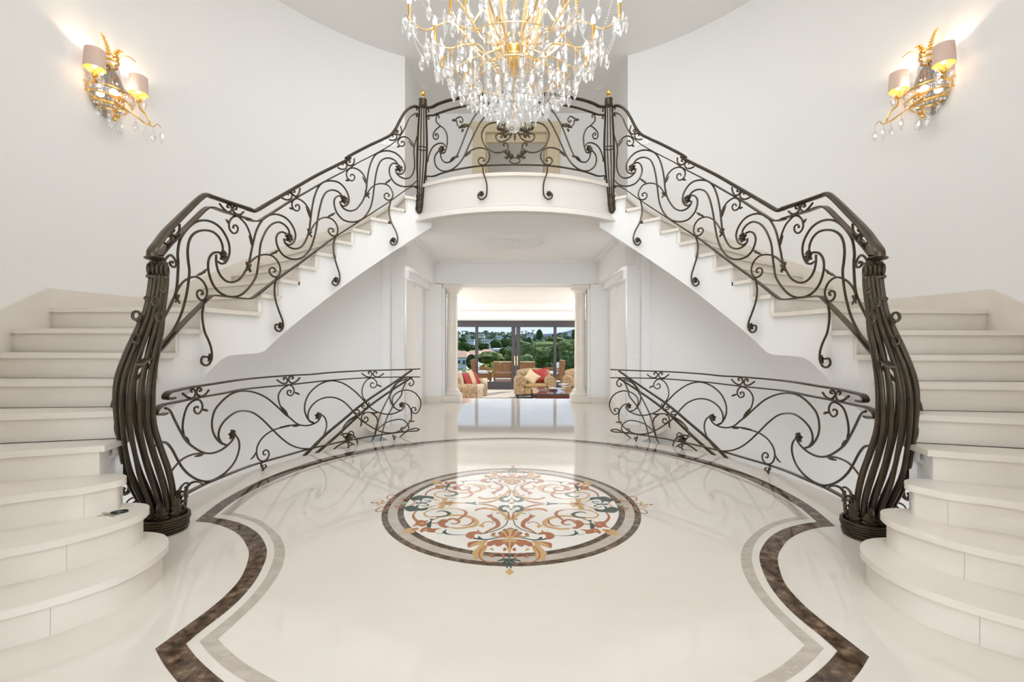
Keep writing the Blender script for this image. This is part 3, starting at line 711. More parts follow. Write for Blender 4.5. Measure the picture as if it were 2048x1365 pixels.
# guard railing round the stairwell
GTOP = 'F 225,275 165,285 150,262 180,222 240,205 400,170 600,140 900,95 1365,55 G 330,168 550,147 930,125 1400,112 1590,104'
GSUB = 'F 150,425 105,440 52,432 62,390 120,345 260,315 450,275 700,232 900,192 1365,145 G 300,262 500,240 950,207 1300,197 1590,196'
GBASE = 'F 285,1243 500,1130 700,1045 1000,930 1365,825 G 330,1015 760,920 1100,860 1450,815 1560,806 1582,790 1540,779 1470,798'
GS = ['F 150,375 190,395 240,490 290,590 350,690 430,760 520,808 600,815 690,785 770,725 815,670 825,640',
 'F 750,735 690,715 640,660 610,590 605,500 630,400 690,320 770,250 850,215 930,208 1020,222 1130,270 1240,360 1330,445 G 114,662 200,732 280,750 360,738 430,700 462,655',
 'F 740,735 700,715 670,660 675,590 710,520 780,450 850,410 920,402 1000,418 1090,480 1200,590 1290,675 G 110,962 200,1000 300,1013 380,1000 460,920 510,830 530,740 510,660 460,615',
 'F 60,735 110,708 160,715 210,770 270,880 320,960 390,1030 480,1078 570,1088 660,1055 750,990 830,890 870,770 865,690 832,635',
 'G 385,717 330,690 285,600 285,500 330,390 420,300 520,250 610,240 720,270 840,350 940,450 1020,540 1120,600 1250,620 1350,590 1410,545 1415,510',
 'G 385,727 330,692 318,620 350,540 420,470 520,430 620,432 720,475 800,550 900,670 1000,740 1100,800 1220,832 1320,825 1420,770 1490,680 1490,580 1460,520 1415,490',
 'G 1385,580 1320,560 1260,480 1250,380 1300,290 1380,220 1460,200 1510,230 1520,270 1490,298 1465,275 1485,262',
 'G 1290,545 1278,440 1340,370 1450,345 1550,390 1600,480 1585,570 1540,612 1500,590 1500,550 1535,545 1545,572 1525,575']
GC = ['F 178,1040 240,950 320,870 420,825 520,810',
 'F 1365,548 1280,565 1200,590 1110,650 1050,740 1040,820 1065,880 1110,890 1150,860 1160,810 1135,782 1105,800 1110,830 1130,825',
 'G 200,740 100,748 0,768',
 'F 330,640 318,560 330,460 370,350 430,300 480,295 510,340 505,390 470,430 435,410 435,370 465,360 470,375',
 'F 1330,440 1270,350 1252,250 1290,185 1340,155 G 100,287 145,310 160,365 125,410 85,390 92,350 125,355 118,380',
 'G 970,470 935,400 940,310 980,240 1040,208 1090,240 1100,290 1060,320 1028,295 1045,260 1070,275',
 'G 1080,605 980,600 860,640 770,700 710,800 720,870 770,910 820,890 838,840 810,812 780,835 800,850',
 'G 1110,790 1200,720 1300,685 1380,680 1440,715 1465,770 1440,810 1395,815 1370,790 1390,770 1415,785']
GP = [('F 318,232 370,270 420,275 445,230 425,190 398,200 410,220', 'F 575,198 540,240 490,260 455,230 460,190 490,180 500,200 480,208'),
 ('F 1235,98 1290,132 1330,130 1340,100 1320,75 1300,85 1310,98', 'G 228,203 180,250 130,265 100,235 110,195 140,188 150,210 130,215'),
 ('G 930,155 980,190 1025,195 1045,160 1025,135 1003,145 1015,162', 'G 1180,155 1130,190 1085,192 1058,160 1075,135 1100,142 1092,162')]
FEET = [('F 1100,890 1083,935 1105,962 1135,942 1118,925', 'F 1100,985'), ('G 775,915 768,950 800,975 825,955 808,945', 'G 778,993'), ('G 1288,850 1283,875 1300,892 1318,878 1308,868', 'G 1298,905')]
def guard(s, side):
    t = thing('guard_railing', 'low curved iron scroll railing guarding the %s basement stairwell' % side, 'railing', 'stairwell railings')
    flat_bar(GTOP, SG, 0.021, 0.007, 'handrail', t, s, 4, False)
    flat_bar(GSUB, SG, 0.019, 0.006, 'flat_rail', t, s, 4, False)
    flat_bar(GBASE, SG, 0.017, 0.006, 'base_rail', t, s, 4, False)
    for c in GS: round_bar(c, SG, 0.0088, 'scroll', t, s, 4)
    for c in GC: round_bar(c, SG, 0.0078, 'curl', t, s, 4)
    for a, c in GP:
        b = MB()
        for q in (a, c):
            P, N = curve_on(q, SG, 4); b.tube(P, 0.0085, 6, nrm=N)
        b.obj('double_scroll', IRON, t, s=s)
    for c, q in FEET:
        f = round_bar(c, SG, 0.008, 'foot_scroll', t, s, 4)
        p, n = SG(*rd(q)[0]); p.z = max(p.z, 0.0125); b = MB(); b.ball(p, 0.0125, 8, 6); b.tube([p, p + Vector((0, 0, 0.05))], 0.006); b.obj('ball_foot', IRON, f, s=s)
    for q, r in (('F 782,632', 0.044), ('G 425,637', 0.044), ('G 1380,512', 0.040)):
        p, n = SG(*rd(q)[0]); rosette_at(p + n * 0.008, n, r, t, s)
    for q in ('F 505,385 562,402', 'G 160,370 222,395', 'G 1095,280 1152,308', 'F 1040,800 980,872', 'G 935,690 912,760', 'G 1450,700 1528,698'): leaf(q, SG, 0.014, t, s)
    for q in ('F 330,640 385,710', 'F 1285,355 1345,452', 'G 10,560 95,640', 'G 955,430 1000,540', 'F 545,812 440,845', 'G 240,742 145,758', 'G 1115,602 1040,612'): leaf(q, SG, 0.016, t, s, lobes=4, curl=0.15)
    rebase(t, pol(2.66, 20, 0, s))
for s, side in ((-1, 'left'), (1, 'right')): guard(s, side)

# railing that goes down the basement stair
BT = ['G 1500,118 1250,290 940,500 700,700 510,860 270,1100', 'G 1500,200 1250,360 1000,540 800,720 640,870 410,1066']
BV = ['G 1448,215 1340,260 1240,420 1130,650 1095,800 1035,940', 'G 1440,235 1390,345 1380,400 1290,520 1200,700 1140,925',
      'G 1480,800 1420,830 1345,895', 'G 610,1020 690,960 770,935 850,972', 'G 690,860 760,838 830,860 870,910 885,965', 'G 720,800 725,760 790,690 900,630', 'G 1050,610 1100,660 1110,740 1085,840', 'G 925,750 930,640 965,610', 'G 930,680 970,710 1000,690 990,655 960,660 965,680']
def basement_rail(s, side):
    t = thing('basement_railing', 'dark iron handrail diving into the %s basement stairwell' % side, 'railing', 'basement railings')
    for q, a in zip(BT, ('handrail', 'flat_rail')): flat_bar(q, SB, 0.020, 0.009, a, t, s, 4, False)
    for q in BV: round_bar(q, SB, 0.0095, 'baluster', t, s, 4)
    b = MB()
    for q in ('G 845,600 880,612 905,590 890,570 872,580', 'G 1010,480 1010,510 980,550 945,550 930,530 950,520 965,535'):
        P, N = curve_on(q, SB, 4); b.tube(P, 0.008, 6, nrm=N)
    b.obj('double_scroll', IRON, t, s=s)
    leaf('G 1115,700 1060,905', SB, 0.02, t, s, lobes=5, curl=0.1)
    p, n = SB(*rd('G 770,885')[0]); rosette_at(p, n, 0.05, t, s)
    rebase(t, pol(RE + 0.1, 50, 0, s))
for s, side in ((-1, 'left'), (1, 'right')): basement_rail(s, side)

# balcony railing: one half drawn, mirrored for the other
SBAL = cyl_surf(BR + 0.035, BYC, False); SBD = cyl_surf(BR + 0.055, BYC, False)
def balcony_rail():
    t = thing('balcony_railing', 'bowed wrought iron balcony railing with leaf crest at its centre', 'railing')
    def both(txt):
        P, N = curve_on(txt, SBAL, 4); Q = [Vector((-p.x, p.y, p.z)) for p in P[::-1]]; R_ = [Vector((-n.x, n.y, n.z)) for n in N[::-1]]
        k = 1 if (P[-1] - Q[0]).length < 0.01 else 0
        return P + Q[k:], N + R_[k:]
    for txt, a, c, nm in (('H 175,185 225,182 250,172 290,150 400,112 500,90 650,60 800,40 950,28 1090,24', 0.024, 0.017, 'handrail'), ('H 175,270 250,265 290,250 400,212 520,180 700,150 900,130 1090,124', 0.02, 0.011, 'flat_rail'), ('H 170,906 240,908 350,870 500,835 700,803 900,790 1090,786', 0.018, 0.009, 'base_rail')):
        P, N = both(txt); b = MB(); b.sweep(P, N, [(a * cos(x), c * sin(x)) for x in (0.4, 1.0, 1.57, 2.14, 2.74, 3.54, 4.14, 4.71, 5.28, 5.88)]); b.obj(nm, IRON, t)
    for s in (-1, 1):
        for q in ('H 300,300 305,272 288,265 276,290 275,330 320,378 360,410 390,480 390,560 378,620 360,660 330,668',
                  'H 185,760 200,680 240,600 300,562 350,565 378,600',
                  'H 310,630 265,690 258,750 280,810 340,852 420,845 500,790 560,710 620,580 680,450 740,340 800,270 870,230 940,238',
                  'H 318,650 330,720 370,762 430,750 490,690 540,580 590,450 640,340 700,245 760,185 830,150',
                  'H 1000,640 940,658 870,650 800,600 760,530 755,450 800,375 870,345 930,345 985,372',
                  'H 1000,350 985,400 1000,440 1050,470 1085,440'): round_bar(q, SBAL, 0.0092, 'scroll', t, s, 4)
        for q in ('H 320,378 270,420 243,470 255,515 285,515 298,480 280,458 265,475 280,484',
                  'H 560,710 620,650 700,612 770,612 820,640 838,700 810,765 770,788 730,775 717,740 740,712 775,720 780,745 760,747',
                  'H 1075,445 1040,510 960,545 910,520 905,475 940,460 968,480 960,500 948,488',
                  'H 470,320 490,300 530,282 555,310 545,340 525,335 530,318', 'H 488,318 495,360 520,395',
                  'H 1030,620 1025,575 1000,555 980,570 985,585 998,580'): round_bar(q, SBAL, 0.0085, 'curl', t, s, 4)
        d = round_bar('H 765,800 770,870 800,960 808,1050 795,1120 750,1150 715,1125 720,1090 742,1080', SBD, 0.009, 'drop_scroll', t, s, 4)
        p, n = SBD(*rd('H 750,1096')[0]); rosette_at(p + n * 0.006, n, 0.036, d, s)
        p, n = SBAL(*rd('H 340,630')[0]); rosette_at(p + n * 0.006, n, 0.048, t, s)
        for q, wd in (('H 635,365 520,400', 0.0352), ('H 560,405 545,442', 0.0224), ('H 490,320 442,318', 0.0224), ('H 515,690 428,742', 0.0224), ('H 575,700 640,660', 0.0176),
                      ('H 1060,415 960,420', 0.0420), ('H 950,425 922,375', 0.0420), ('H 925,372 965,362', 0.0358), ('H 1000,430 1000,500', 0.0410), ('H 975,420 962,470', 0.0307), ('H 1040,400 1090,410', 0.0420),
                      ('H 1090,692 1035,694', 0.0420), ('H 1042,690 1010,625', 0.0420), ('H 1015,690 1018,722', 0.0358), ('H 1000,640 985,655', 0.0307), ('H 1062,700 1080,684', 0.0358)): leaf(q, SBAL, wd, t, s, lobes=4, curl=0.35)
    leaf('M 880,740 880,895', SBAL, 0.018, t, -1, lobes=5)
    P = []; N = []
    c, n = SBAL(*rd('M 880,1215')[0])
    tt = n.cross(Vector((0, 0, 1))).normalized()
    P = [c + tt * (0.062 * cos(a)) + Vector((0, 0, 0.034 * sin(a))) for a in [2 * pi * i / 24 for i in range(24)]]
    b = MB(); b.tube(P, 0.008, 6, closed=True, nrm=[n] * 24); b.obj('oval_ring', IRON, t)
    for q in (('P 955,205 960,196 966,204', 1), ('P 984,205 990,196 996,204', 1)):
        pass
    for s in (-1, 1):
        b = MB()
        for q in ('P 960,194 966,203 974,203 977,196 972,192 969,197', 'P 1000,192 994,201 986,202 981,196 985,191 989,195'):
            P, N = curve_on(q, SBAL, 4); b.tube(P, 0.0085, 6, nrm=N)
        b.obj('double_scroll', IRON, t, s=s)
    rebase(t, (0, barc(0), ZB))
balcony_rail()

# ------------------------------------------------------------------ newel posts
def upper_newel(s, side):
    t = thing('upper_newel', 'slim bundled iron newel with gold ball at the %s end of the balcony' % side, 'newel post', 'balcony newels')
    Y = 5.86
    def at(x, y, dy=0): a, b_, k = FR['C']; return on_y(a + x / k, b_ + y / k, Y + dy)
    top = at(975, 130); rad = 0.048
    lev = [(135, 975, 36), (300, 972, 42), (450, 970, 50), (620, 968, 54), (800, 962, 50), (950, 956, 40), (1100, 948, 32), (1200, 940, 32), (1265, 932, 30)]
    k = Y / FPX / 5.25
    for i in range(10):
        a = 2 * pi * i / 10 + 0.2; P = []
        for y, x, hw in lev:
            p = at(x, y); P.append(p + Vector((cos(a) * hw * k, sin(a) * hw * k, 0)))
        b = MB(); b.tube(spline(P, 4), 0.0076, 6); b.obj('rod', IRON, t, s=s)
    b = MB(); b.lathe([(0.0, -0.055), (0.050, -0.055), (0.052, -0.05), (0.050, 0.02), (0.053, 0.024), (0.052, 0.034), (0.03, 0.042), (0.0, 0.044)], top, 20); b.obj('cap', IRON, t, s=s)
    b = MB(); b.lathe([(0.0, 0.04), (0.018, 0.042), (0.02, 0.05), (0.008, 0.06), (0.007, 0.075), (0.014, 0.08)], top, 14); b.ball(top + Vector((0, 0, 0.112)), 0.034, 16, 10); b.obj('gold_ball', GOLD, t, s=s)
    mid = at(968, 615); b = MB(); b.lathe([(0.062, -0.008), (0.066, -0.004), (0.066, 0.004), (0.062, 0.008)], mid, 16); b.obj('ring', IRON, t, s=s)
    foot = at(940, 1200); b = MB()
    for i in range(5):
        a = 2 * pi * i / 5 + 0.4; n = Vector((cos(a), sin(a), 0))
        leaf_mesh(b, foot + n * 0.03 - Vector((0, 0, 0.09)), foot + n * 0.04 + Vector((0, 0, 0.12)), n, 0.035, 4, 0.12)
    b.ball(foot - Vector((0.006, 0, 0.075)), 0.042, 10, 7, (1, 1, 1.2)); b.obj('leaf_foot', IRON, t, s=s)
    for q in ('C 925,185 905,205 920,215', 'C 925,262 905,278 918,286', 'C 915,1015 898,1024 908,1032', 'C 1015,190 1040,222 1025,235', 'C 1015,272 1042,300 1025,310', 'C 1005,905 1015,940 1005,948'):
        P, N = curve_on(q, lambda u, v: (on_y(u, v, Y - 0.03), Vector((0, -1, 0))), 4); b = MB(); b.tube(P, 0.008, 6); b.obj('hook', IRON, t, s=s)
    rebase(t, at(940, 1265) if s < 0 else Vector((-at(940, 1265).x, at(940, 1265).y, at(940, 1265).z)))
for s, side in ((-1, 'left'), (1, 'right')): upper_newel(s, side)

def big_newel(s, side):
    t = thing('newel_post', 'large newel of many bent bronzed iron rods at the foot of the %s stair' % side, 'newel post', 'great newels')
    lev = [(525, 317, 17), (560, 317.5, 18.5), (620, 309, 20), (660, 299, 26), (700, 286, 31), (750, 273, 36), (790, 269, 37), (850, 272, 36), (900, 283, 39), (950, 297, 42), (1000, 314, 35), (1040, 322, 26)]
    CEN = [(520, 2.93), (620, 2.88), (700, 2.80), (790, 2.76), (850, 2.80), (950, 2.97), (1040, 3.10)]
    def cen(v):
        for (a, y), (c, z) in zip(CEN, CEN[1:]):
            if v <= c: return y + (z - y) * (v - a) / (c - a)
        return 3.10
    base = on_y(330, 1062, 3.11); base.z = 0
    NR = 13
    for i in range(NR):
        a = 2 * pi * i / NR; P = []
        for v, u, hw in lev:
            q = (1040 - v) / 515.0; aa = a + 0.55 * q; Y = cen(v); k = Y / FPX; p = on_y(u, v, Y)
            P.append(p + Vector((cos(aa) * (hw - 4) * k, sin(aa) * (hw - 4) * k * 0.8, 0)))
        b = MB(); front = sin(a + 0.55) < -0.15
        P = spline(P[::-1], 4)
        b.tube(P, 0.0122, 8); b.obj('rod', IRON, t, s=s)
    # inner rods, lower and straighter
    for i in range(3):
        a = 2 * pi * i / 3 + 0.3; P = []
        for v, u, hw in lev[2:]:
            Y = cen(v); k = Y / FPX; p = on_y(u, v, Y); P.append(p + Vector((cos(a) * hw * 0.38 * k, sin(a) * hw * 0.4 * k, 0)))
        b = MB(); b.tube(spline(P, 4), 0.009, 6); b.obj('rod', IRON, t, s=s)
    # row of open scrolls under the handrail
    for i in range(5):
        c = on_y(297 + 8.6 * i, 540 + 0.6 * i, 2.86 + 0.012 * i); d = Vector((0.42, -0.90, 0)); L = []
        for j in range(24):
            g = -1.2 - 2 * pi * 1.3 * j / 23; rr = 0.044 * (1 - 0.5 * j / 23)
            L.append(c + d * (rr * cos(g) * 0.9) + Vector((0, 0, rr * sin(g))) + Vector((0.0004 * j, 0, 0)))
        b = MB(); b.tube(L, 0.0125, 8, taper=[1 - 0.012 * j for j in range(24)]); b.obj('scroll_end', IRON, t, s=s)
    # collar pad under the handrail
    p = on_y(318, 518, cen(525)); b = MB(); b.ball(p + Vector((0, -0.03, -0.002)), 0.062, 14, 6, (1, 1, 0.28)); b.obj('top_pad', IRON, t, s=s)
    # small rolled ends on the rods
    for (x, y, w_, h_) in ((405, 518, 24, 52), (445, 658, 24, 52), (238, 648, 30, 52), (230, 855, 26, 52), (335, 485, 14, 14), (480, 410, 18, 20)):
        u, v = 220 + x / 4.55, 490 + y / 4.55; Y = cen(v) - 0.10; k = Y / FPX / 4.55; c = on_y(u, v, Y); L = []
        for j in range(15):
            g = 2 * pi * 1.2 * j / 14 - 1.57; q = 1 - 0.4 * j / 14; L.append(c + Vector((cos(g) * w_ * k * q, 0.5 * cos(g) * w_ * k, sin(g) * h_ * k * q)))
        b = MB(); b.tube(L, 0.0085, 6); b.obj('rolled_end', IRON, t, s=s)
    # sweeping tails of the rails
    for q, r, dy in (('P 312,706 277,735 248,770 228,800 224,830 232,870 243,905', 0.011, 0.22), ('P 300,730 262,770 236,805 232,840 238,880 250,915', 0.011, 0.20)):
        P, N = curve_on(q, lambda u, v: (on_y(u, v, 2.74 + dy), Vector((0, -1, 0))), 5); b = MB(); b.tube(P, r, 6, nrm=N); b.obj('rail_tail', IRON, t, s=s)
    P, N = curve_on('P 262,800 240,820 228,845 230,868 244,888', lambda u, v: (on_y(u, v, 2.84), Vector((0.8, -0.6, 0))), 5)
    b = MB(); b.sweep(P, N, [(0.03, 0.004), (-0.03, 0.004), (-0.03, -0.004), (0.03, -0.004)]); b.obj('ribbon', IRON, t, s=s)
    P, N = curve_on('E 160,800 172,850 160,900 130,920 112,890 125,868', lambda u, v: (on_y(u, v, 3.0), Vector((0, -1, 0))), 5); b = MB(); b.tube(P, 0.012, 6, nrm=N); b.obj('rolled_end', IRON, t, s=s)
    # coiled base and acanthus leaves
    for i in range(6):
        R0 = 0.126 + 0.003 * sin(i * 2.1) + 0.003 * i; L = [base + Vector((R0 * cos(a), R0 * sin(a), 0.012 + i * 0.0185 + 0.002 * sin(a + i))) for a in [2 * pi * j / 36 for j in range(36)]]
        b = MB(); b.tube(L, 0.0105, 6, closed=True, nrm=[Vector((0, 0, 1))] * 36); b.obj('coil', IRON, t, s=s)
    b = MB(); b.lathe([(0, 0.002), (0.118, 0.002), (0.118, 0.02), (0, 0.022)], base, 24); b.obj('base_plate', IRON, t, s=s)
    for i, (a, h, w_) in enumerate(((-1.9, 0.27, 0.062), (-1.1, 0.25, 0.055), (-0.3, 0.30, 0.05), (0.5, 0.33, 0.05), (1.5, 0.28, 0.055), (2.6, 0.27, 0.055), (-2.8, 0.25, 0.06))):
        n = Vector((cos(a), sin(a), 0)); b = MB()
        leaf_mesh(b, base + n * 0.098 + Vector((0, 0, 0.03)), base + n * 0.118 + Vector((0, 0, h * 0.82)), n, w_, 6, 0.12, 0.006)
        tip = base + n * 0.122 + Vector((0, 0, h * 0.80)); L = [tip + n * (0.05 * (1 - cos(g))) + Vector((0, 0, 0.05 * sin(g))) for g in [0.35 * j for j in range(9)]]
        b.tube(L, 0.012, 5, taper=[1 - 0.08 * j for j in range(9)]); b.obj('acanthus_leaf', IRON, t, s=s)
    rebase(t, Vector((base.x if s < 0 else -base.x, base.y, 0)))
for s, side in ((-1, 'left'), (1, 'right')): big_newel(s, side)
# ------------------------------------------------------------------ marble inlay in the floor
def up(o): return o
def flat_piece(name, m, parent, pts, z=0.0006, s=None, my=None):
    # thin marble piece let into the floor, standing a hair proud; s mirrors in x, my mirrors front to back
    P = [Vector((p[0], p[1], 0)) for p in pts]
    if my is not None: P = [Vector((p.x, 2 * my - p.y, 0)) for p in P]
    ar = sum(P[i].x * P[(i + 1) % len(P)].y - P[(i + 1) % len(P)].x * P[i].y for i in range(len(P)))
    if ar < 0: P = P[::-1]
    n = len(P); b = MB()
    b.add([(p.x, p.y, z) for p in P] + [(p.x, p.y, -0.002) for p in P], [tuple(range(n))] + [(i, n + i, n + (i + 1) % n, (i + 1) % n) for i in range(n)])
    return b.obj(name, m, parent, smooth=False, s=s)
def ribbon_pts(pts, w0, w1=None, wm=None):
    # outline of a strip of varying width along a floor curve
    n = len(pts); L = []; R_ = []
    for i, p in enumerate(pts):
        t = pts[min(i + 1, n - 1)] - pts[max(i - 1, 0)]; t = t.normalized() if t.length > 1e-9 else Vector((1, 0, 0)); q = i / (n - 1)
        wd = (w0 + (w1 - w0) * q) if wm is None else (w0 * (1 - q) ** 2 + 2 * wm * q * (1 - q) + w1 * q * q)
        g = Vector((-t.y, t.x, 0)) * (wd / 2); L.append(p + g); R_.append(p - g)
    return L, R_
def strip_piece(name, m, parent, pts, w0, w1=None, wm=None, z=0.0006, s=None, my=None):
    L, R_ = ribbon_pts(pts, w0, w0 if w1 is None else w1, wm); n = len(L)
    if my is not None:
        L = [Vector((p.x, 2 * my - p.y, 0)) for p in L]; R_ = [Vector((p.x, 2 * my - p.y, 0)) for p in R_]
    b = MB(); vs = [Vector((p.x, p.y, z)) for p in L] + [Vector((p.x, p.y, z)) for p in R_]
    fs = []
    for i in range(n - 1):
        f = (i, i + 1, n + i + 1, n + i); nn = (vs[f[1]] - vs[f[0]]).cross(vs[f[2]] - vs[f[0]])
        fs.append(f if nn.z > 0 else f[::-1])
    b.add(vs, fs); return b.obj(name, m, parent, smooth=False, s=s)
# border bands: traced on the floor on one side, mirrored on the other
Q = lambda txt: [on_z(300 + float(a.split(',')[0]) / 3.74, 1000 + float(a.split(',')[1]) / 3.74, 0) for a in txt.split()]
def lerp_path(a, m):      # resample to m points by length
    d = [0]
    for p, q in zip(a, a[1:]): d.append(d[-1] + (q - p).length)
    out = []; j = 0
    for i in range(m):
        t = d[-1] * i / (m - 1)
        while j < len(d) - 2 and d[j + 1] < t: j += 1
        out.append(a[j].lerp(a[j + 1], (t - d[j]) / max(d[j + 1] - d[j], 1e-9)))
    return out
def band(name, m, outs, inns, z):
    # outs / inns: matching lists of outline runs between the corners
    n = 0
    for s in (-1, 1):
        for o, i in zip(outs, inns):
            a = lerp_path(spline(o, 6), 40); c = lerp_path(spline(i, 6), 40); b = MB()
            vs = [Vector((p.x, p.y, z)) for p in a] + [Vector((p.x, p.y, z)) for p in c]; fs = []
            for k in range(39):
                f = (k, k + 1, 41 + k, 40 + k); nn = (vs[f[1]] - vs[f[0]]).cross(vs[f[2]] - vs[f[0]]); fs.append(f if nn.z > 0 else f[::-1])
            b.add(vs, fs); b.obj(name, m, floor, smooth=False, s=s)
K = lambda txt: [on_z(380 + float(a.split(',')[0]) / 3.103, 860 + float(a.split(',')[1]) / 3.103, 0) for a in txt.split()]
def arc_to_axis(P):
    # carry a half arc on to the axis of the hall with its own curve
    p, r = P[-1], None
    a = P[-2]
    y1 = p.y + 0.42 * (p.y - a.y) * abs(p.x) / max(abs(p.x - a.x), 1e-6)
    return P + [Vector((p.x * 0.5, p.y + (y1 - p.y) * 0.75, 0)), Vector((0.0, y1, 0))]
do_arc = arc_to_axis(K('30,570 200,440 400,333 600,250 800,185 1000,138 1250,95 1500,70'))
di_arc = arc_to_axis(K('145,545 250,460 400,372 600,282 800,212 1000,160 1250,113 1500,84'))
lo_arc = arc_to_axis(K('190,527 300,437 450,350 600,290 800,219 1000,166 1250,118 1500,88'))
li_arc = arc_to_axis(K('265,515 330,460 450,372 600,306 800,231 1000,175 1250,125 1500,93'))
do_s = [do_arc[0]] + Q('450,175 570,210 660,260 715,330 740,400 725,480 670,600 560,720 430,830 280,940 130,1050 38,1118')
di_s = [di_arc[0]] + Q('600,155 720,195 810,255 865,340 875,400 850,490 780,620 660,760 520,880 400,970 270,1080')
lo_s = [lo_arc[0]] + Q('650,130 760,165 850,220 910,300 930,380 915,470 860,590 760,720 640,840 520,940 368,1062')
li_s = [li_arc[0]] + Q('720,120 830,160 920,225 985,300 1010,390 990,500 930,610 830,740 710,860 600,960 508,1043')
do_f = [do_s[-1]] + Q('100,1230 205,1365 330,1490 520,1640'); di_f = [di_s[-1]] + Q('330,1160 430,1260 555,1365 680,1460 860,1560')
lo_f = [lo_s[-1]] + Q('440,1150 560,1260 720,1365 860,1440 1010,1505'); li_f = [li_s[-1]] + Q('580,1120 700,1220 850,1310 955,1365 1060,1410 1200,1460')
band('border_band', BROWN, [do_arc, do_s, do_f], [di_arc, di_s, di_f], 0.0006)
band('inner_border_band', GREYM, [lo_arc, lo_s, lo_f], [li_arc, li_s, li_f], 0.0007)

# round medallion
MY = 3.667
med = thing('floor_medallion', 'round inlaid marble medallion with red, gold and green scrollwork in the floor', 'floor medallion')
def ring(r0, r1, m, z, name, n=96):
    b = MB(); vs = []; 
    for i in range(n):
        a = 2 * pi * i / n; vs += [(r0 * cos(a), MY + r0 * sin(a), z), (r1 * cos(a), MY + r1 * sin(a), z)]
    b.add(vs, [(2 * i, 2 * i + 1, (2 * i + 3) % (2 * n), (2 * i + 2) % (2 * n)) for i in range(n)]); b.obj(name, m, med, smooth=False)
CREAMF = mat('pale_marble_field', (0.83, 0.795, 0.74), 0.06, var=[(0.80, 0.76, 0.70)], scale=4)
ring(0.0005, 0.855, CREAMF, 0.0004, 'field'); ring(0.966, 1.012, BROWN, 0.0005, 'dark_ring'); ring(0.895, 0.966, GREYM, 0.0005, 'grey_ring'); ring(0.848, 0.895, BROWN, 0.00055, 'dark_ring')
def kp(txt):
    out = []; f = None
    for tok in txt.split():
        if tok in ('u', 'd'): f = 920 if tok == 'u' else 1030
        else:
            x, y = tok.split(','); out.append(on_z(740 + float(x) / 6.827, f + float(y) / 6.827, 0) + Vector((0.013, 0, 0)))
    return out
Z1 = [0.0009]
def strip(txt, m, w0, w1=None, wm=None, axis=False, horiz=False, name='inlay_scroll'):
    P = spline(kp(txt), 5); Z1[0] += 0.000004
    if not axis: P = [Vector((min(p.x, -0.0004), p.y, 0)) for p in P]
    for s in ((None,) if axis else (-1, 1)):
        for my in ((None,) if horiz else (None, MY)): strip_piece(name, m, med, P, w0, w1, wm, Z1[0], s, my)
def poly(txt, m, axis=False, horiz=False, name='inlay_leaf', smooth=True):
    P = kp(txt); P = spline(P, 3, closed=True) if smooth else P; Z1[0] += 0.000004
    if not axis: P = [Vector((min(p.x, -0.0004), p.y, 0)) for p in P]
    for s in ((None,) if axis else (-1, 1)):
        for my in ((None,) if horiz else (None, MY)): flat_piece(name, m, med, P, Z1[0], s, my)
G, R_, O_, T_, U_ = IN_GREEN, IN_RED, IN_GOLD, IN_PALE, IN_DUSK
strip('d 1885,75 1850,145 1760,200 1650,235 1545,262', G, 0.008, 0.012)
strip('u 1720,735 1800,730 1850,770 1885,825', G, 0.012, 0.006)
strip('d 1310,278 1150,278 1060,264 1000,240', G, 0.006, 0.016); poly('d 1050,200 1005,225 985,245 1030,268 1090,276 1035,240', G)
strip('d 1010,255 950,262 890,245', T_, 0.016, 0.006)
poly('d 1545,255 1480,232 1400,232 1340,248 1305,285 1325,315 1390,332 1430,322 1420,290 1450,264 1520,270', R_); poly('d 1480,238 1490,215 1475,205 1465,225', R_)
strip('d 1420,325 1490,336 1600,341 1700,324 1800,312 1905,326', G, 0.020, 0.008, 0.016); poly('d 1475,335 1485,295 1530,325 1560,340', G)
strip('d 1560,252 1660,200 1735,165 1750,125 1715,70 1640,30 1600,10', R_, 0.014, 0.02, 0.05); strip('d 1690,118 1640,97 1570,105 1525,135', R_, 0.012, 0.01)
poly('d 1600,20 1640,0 1680,-40 1660,-5 1680,20 1640,45', R_); poly('d 1480,160 1525,125 1560,150 1540,180 1510,165', O_)
poly('d 1660,55 1760,85 1745,100 1700,100', R_)
# palmette in front
poly('d 1920,335 1830,318 1745,312 1765,258 1820,205 1885,190 1920,188', O_, smooth=False); poly('d 1895,300 1840,225 1870,205 1900,290', R_); poly('d 1815,310 1770,262 1800,245 1860,305', R_)
poly('d 1810,215 1840,195 1870,210 1835,220', U_); poly('d 1745,260 1770,235 1800,240 1775,262', U_); poly('d 1870,192 1920,178 1920,195 1880,200', U_, smooth=False)
poly('d 1650,285 1690,245 1720,262 1700,285 1820,310 1740,315', R_); strip('d 1650,290 1700,300 1760,312', T_, 0.02, 0.01)
poly('d 1920,335 1830,335 1700,345 1600,380 1590,430 1650,432 1700,410 1740,440 1790,425 1830,395 1870,440 1890,500 1920,545', R_, smooth=False)
poly('d 1920,340 1850,335 1800,360 1850,385 1890,370 1900,440 1880,490 1920,550', O_, smooth=False); poly('d 1815,475 1840,450 1870,480 1830,500', R_); poly('d 1630,470 1670,455 1690,495 1650,480', O_)
poly('d 1610,350 1500,362 1420,380 1350,425 1345,455 1430,430 1500,415 1430,480 1395,520 1420,560 1410,590 1455,632 1490,560 1530,590 1560,588 1545,530 1580,490 1600,440 1570,400', O_); poly('d 1340,385 1420,365 1500,362 1400,400 1345,450 1332,425', R_)
strip('d 1600,425 1520,480 1490,555 1525,615 1610,650 1705,648', R_, 0.010, 0.014); strip('d 1700,575 1650,580 1660,550 1720,530 1790,535 1825,570 1815,600', R_, 0.012, 0.016)
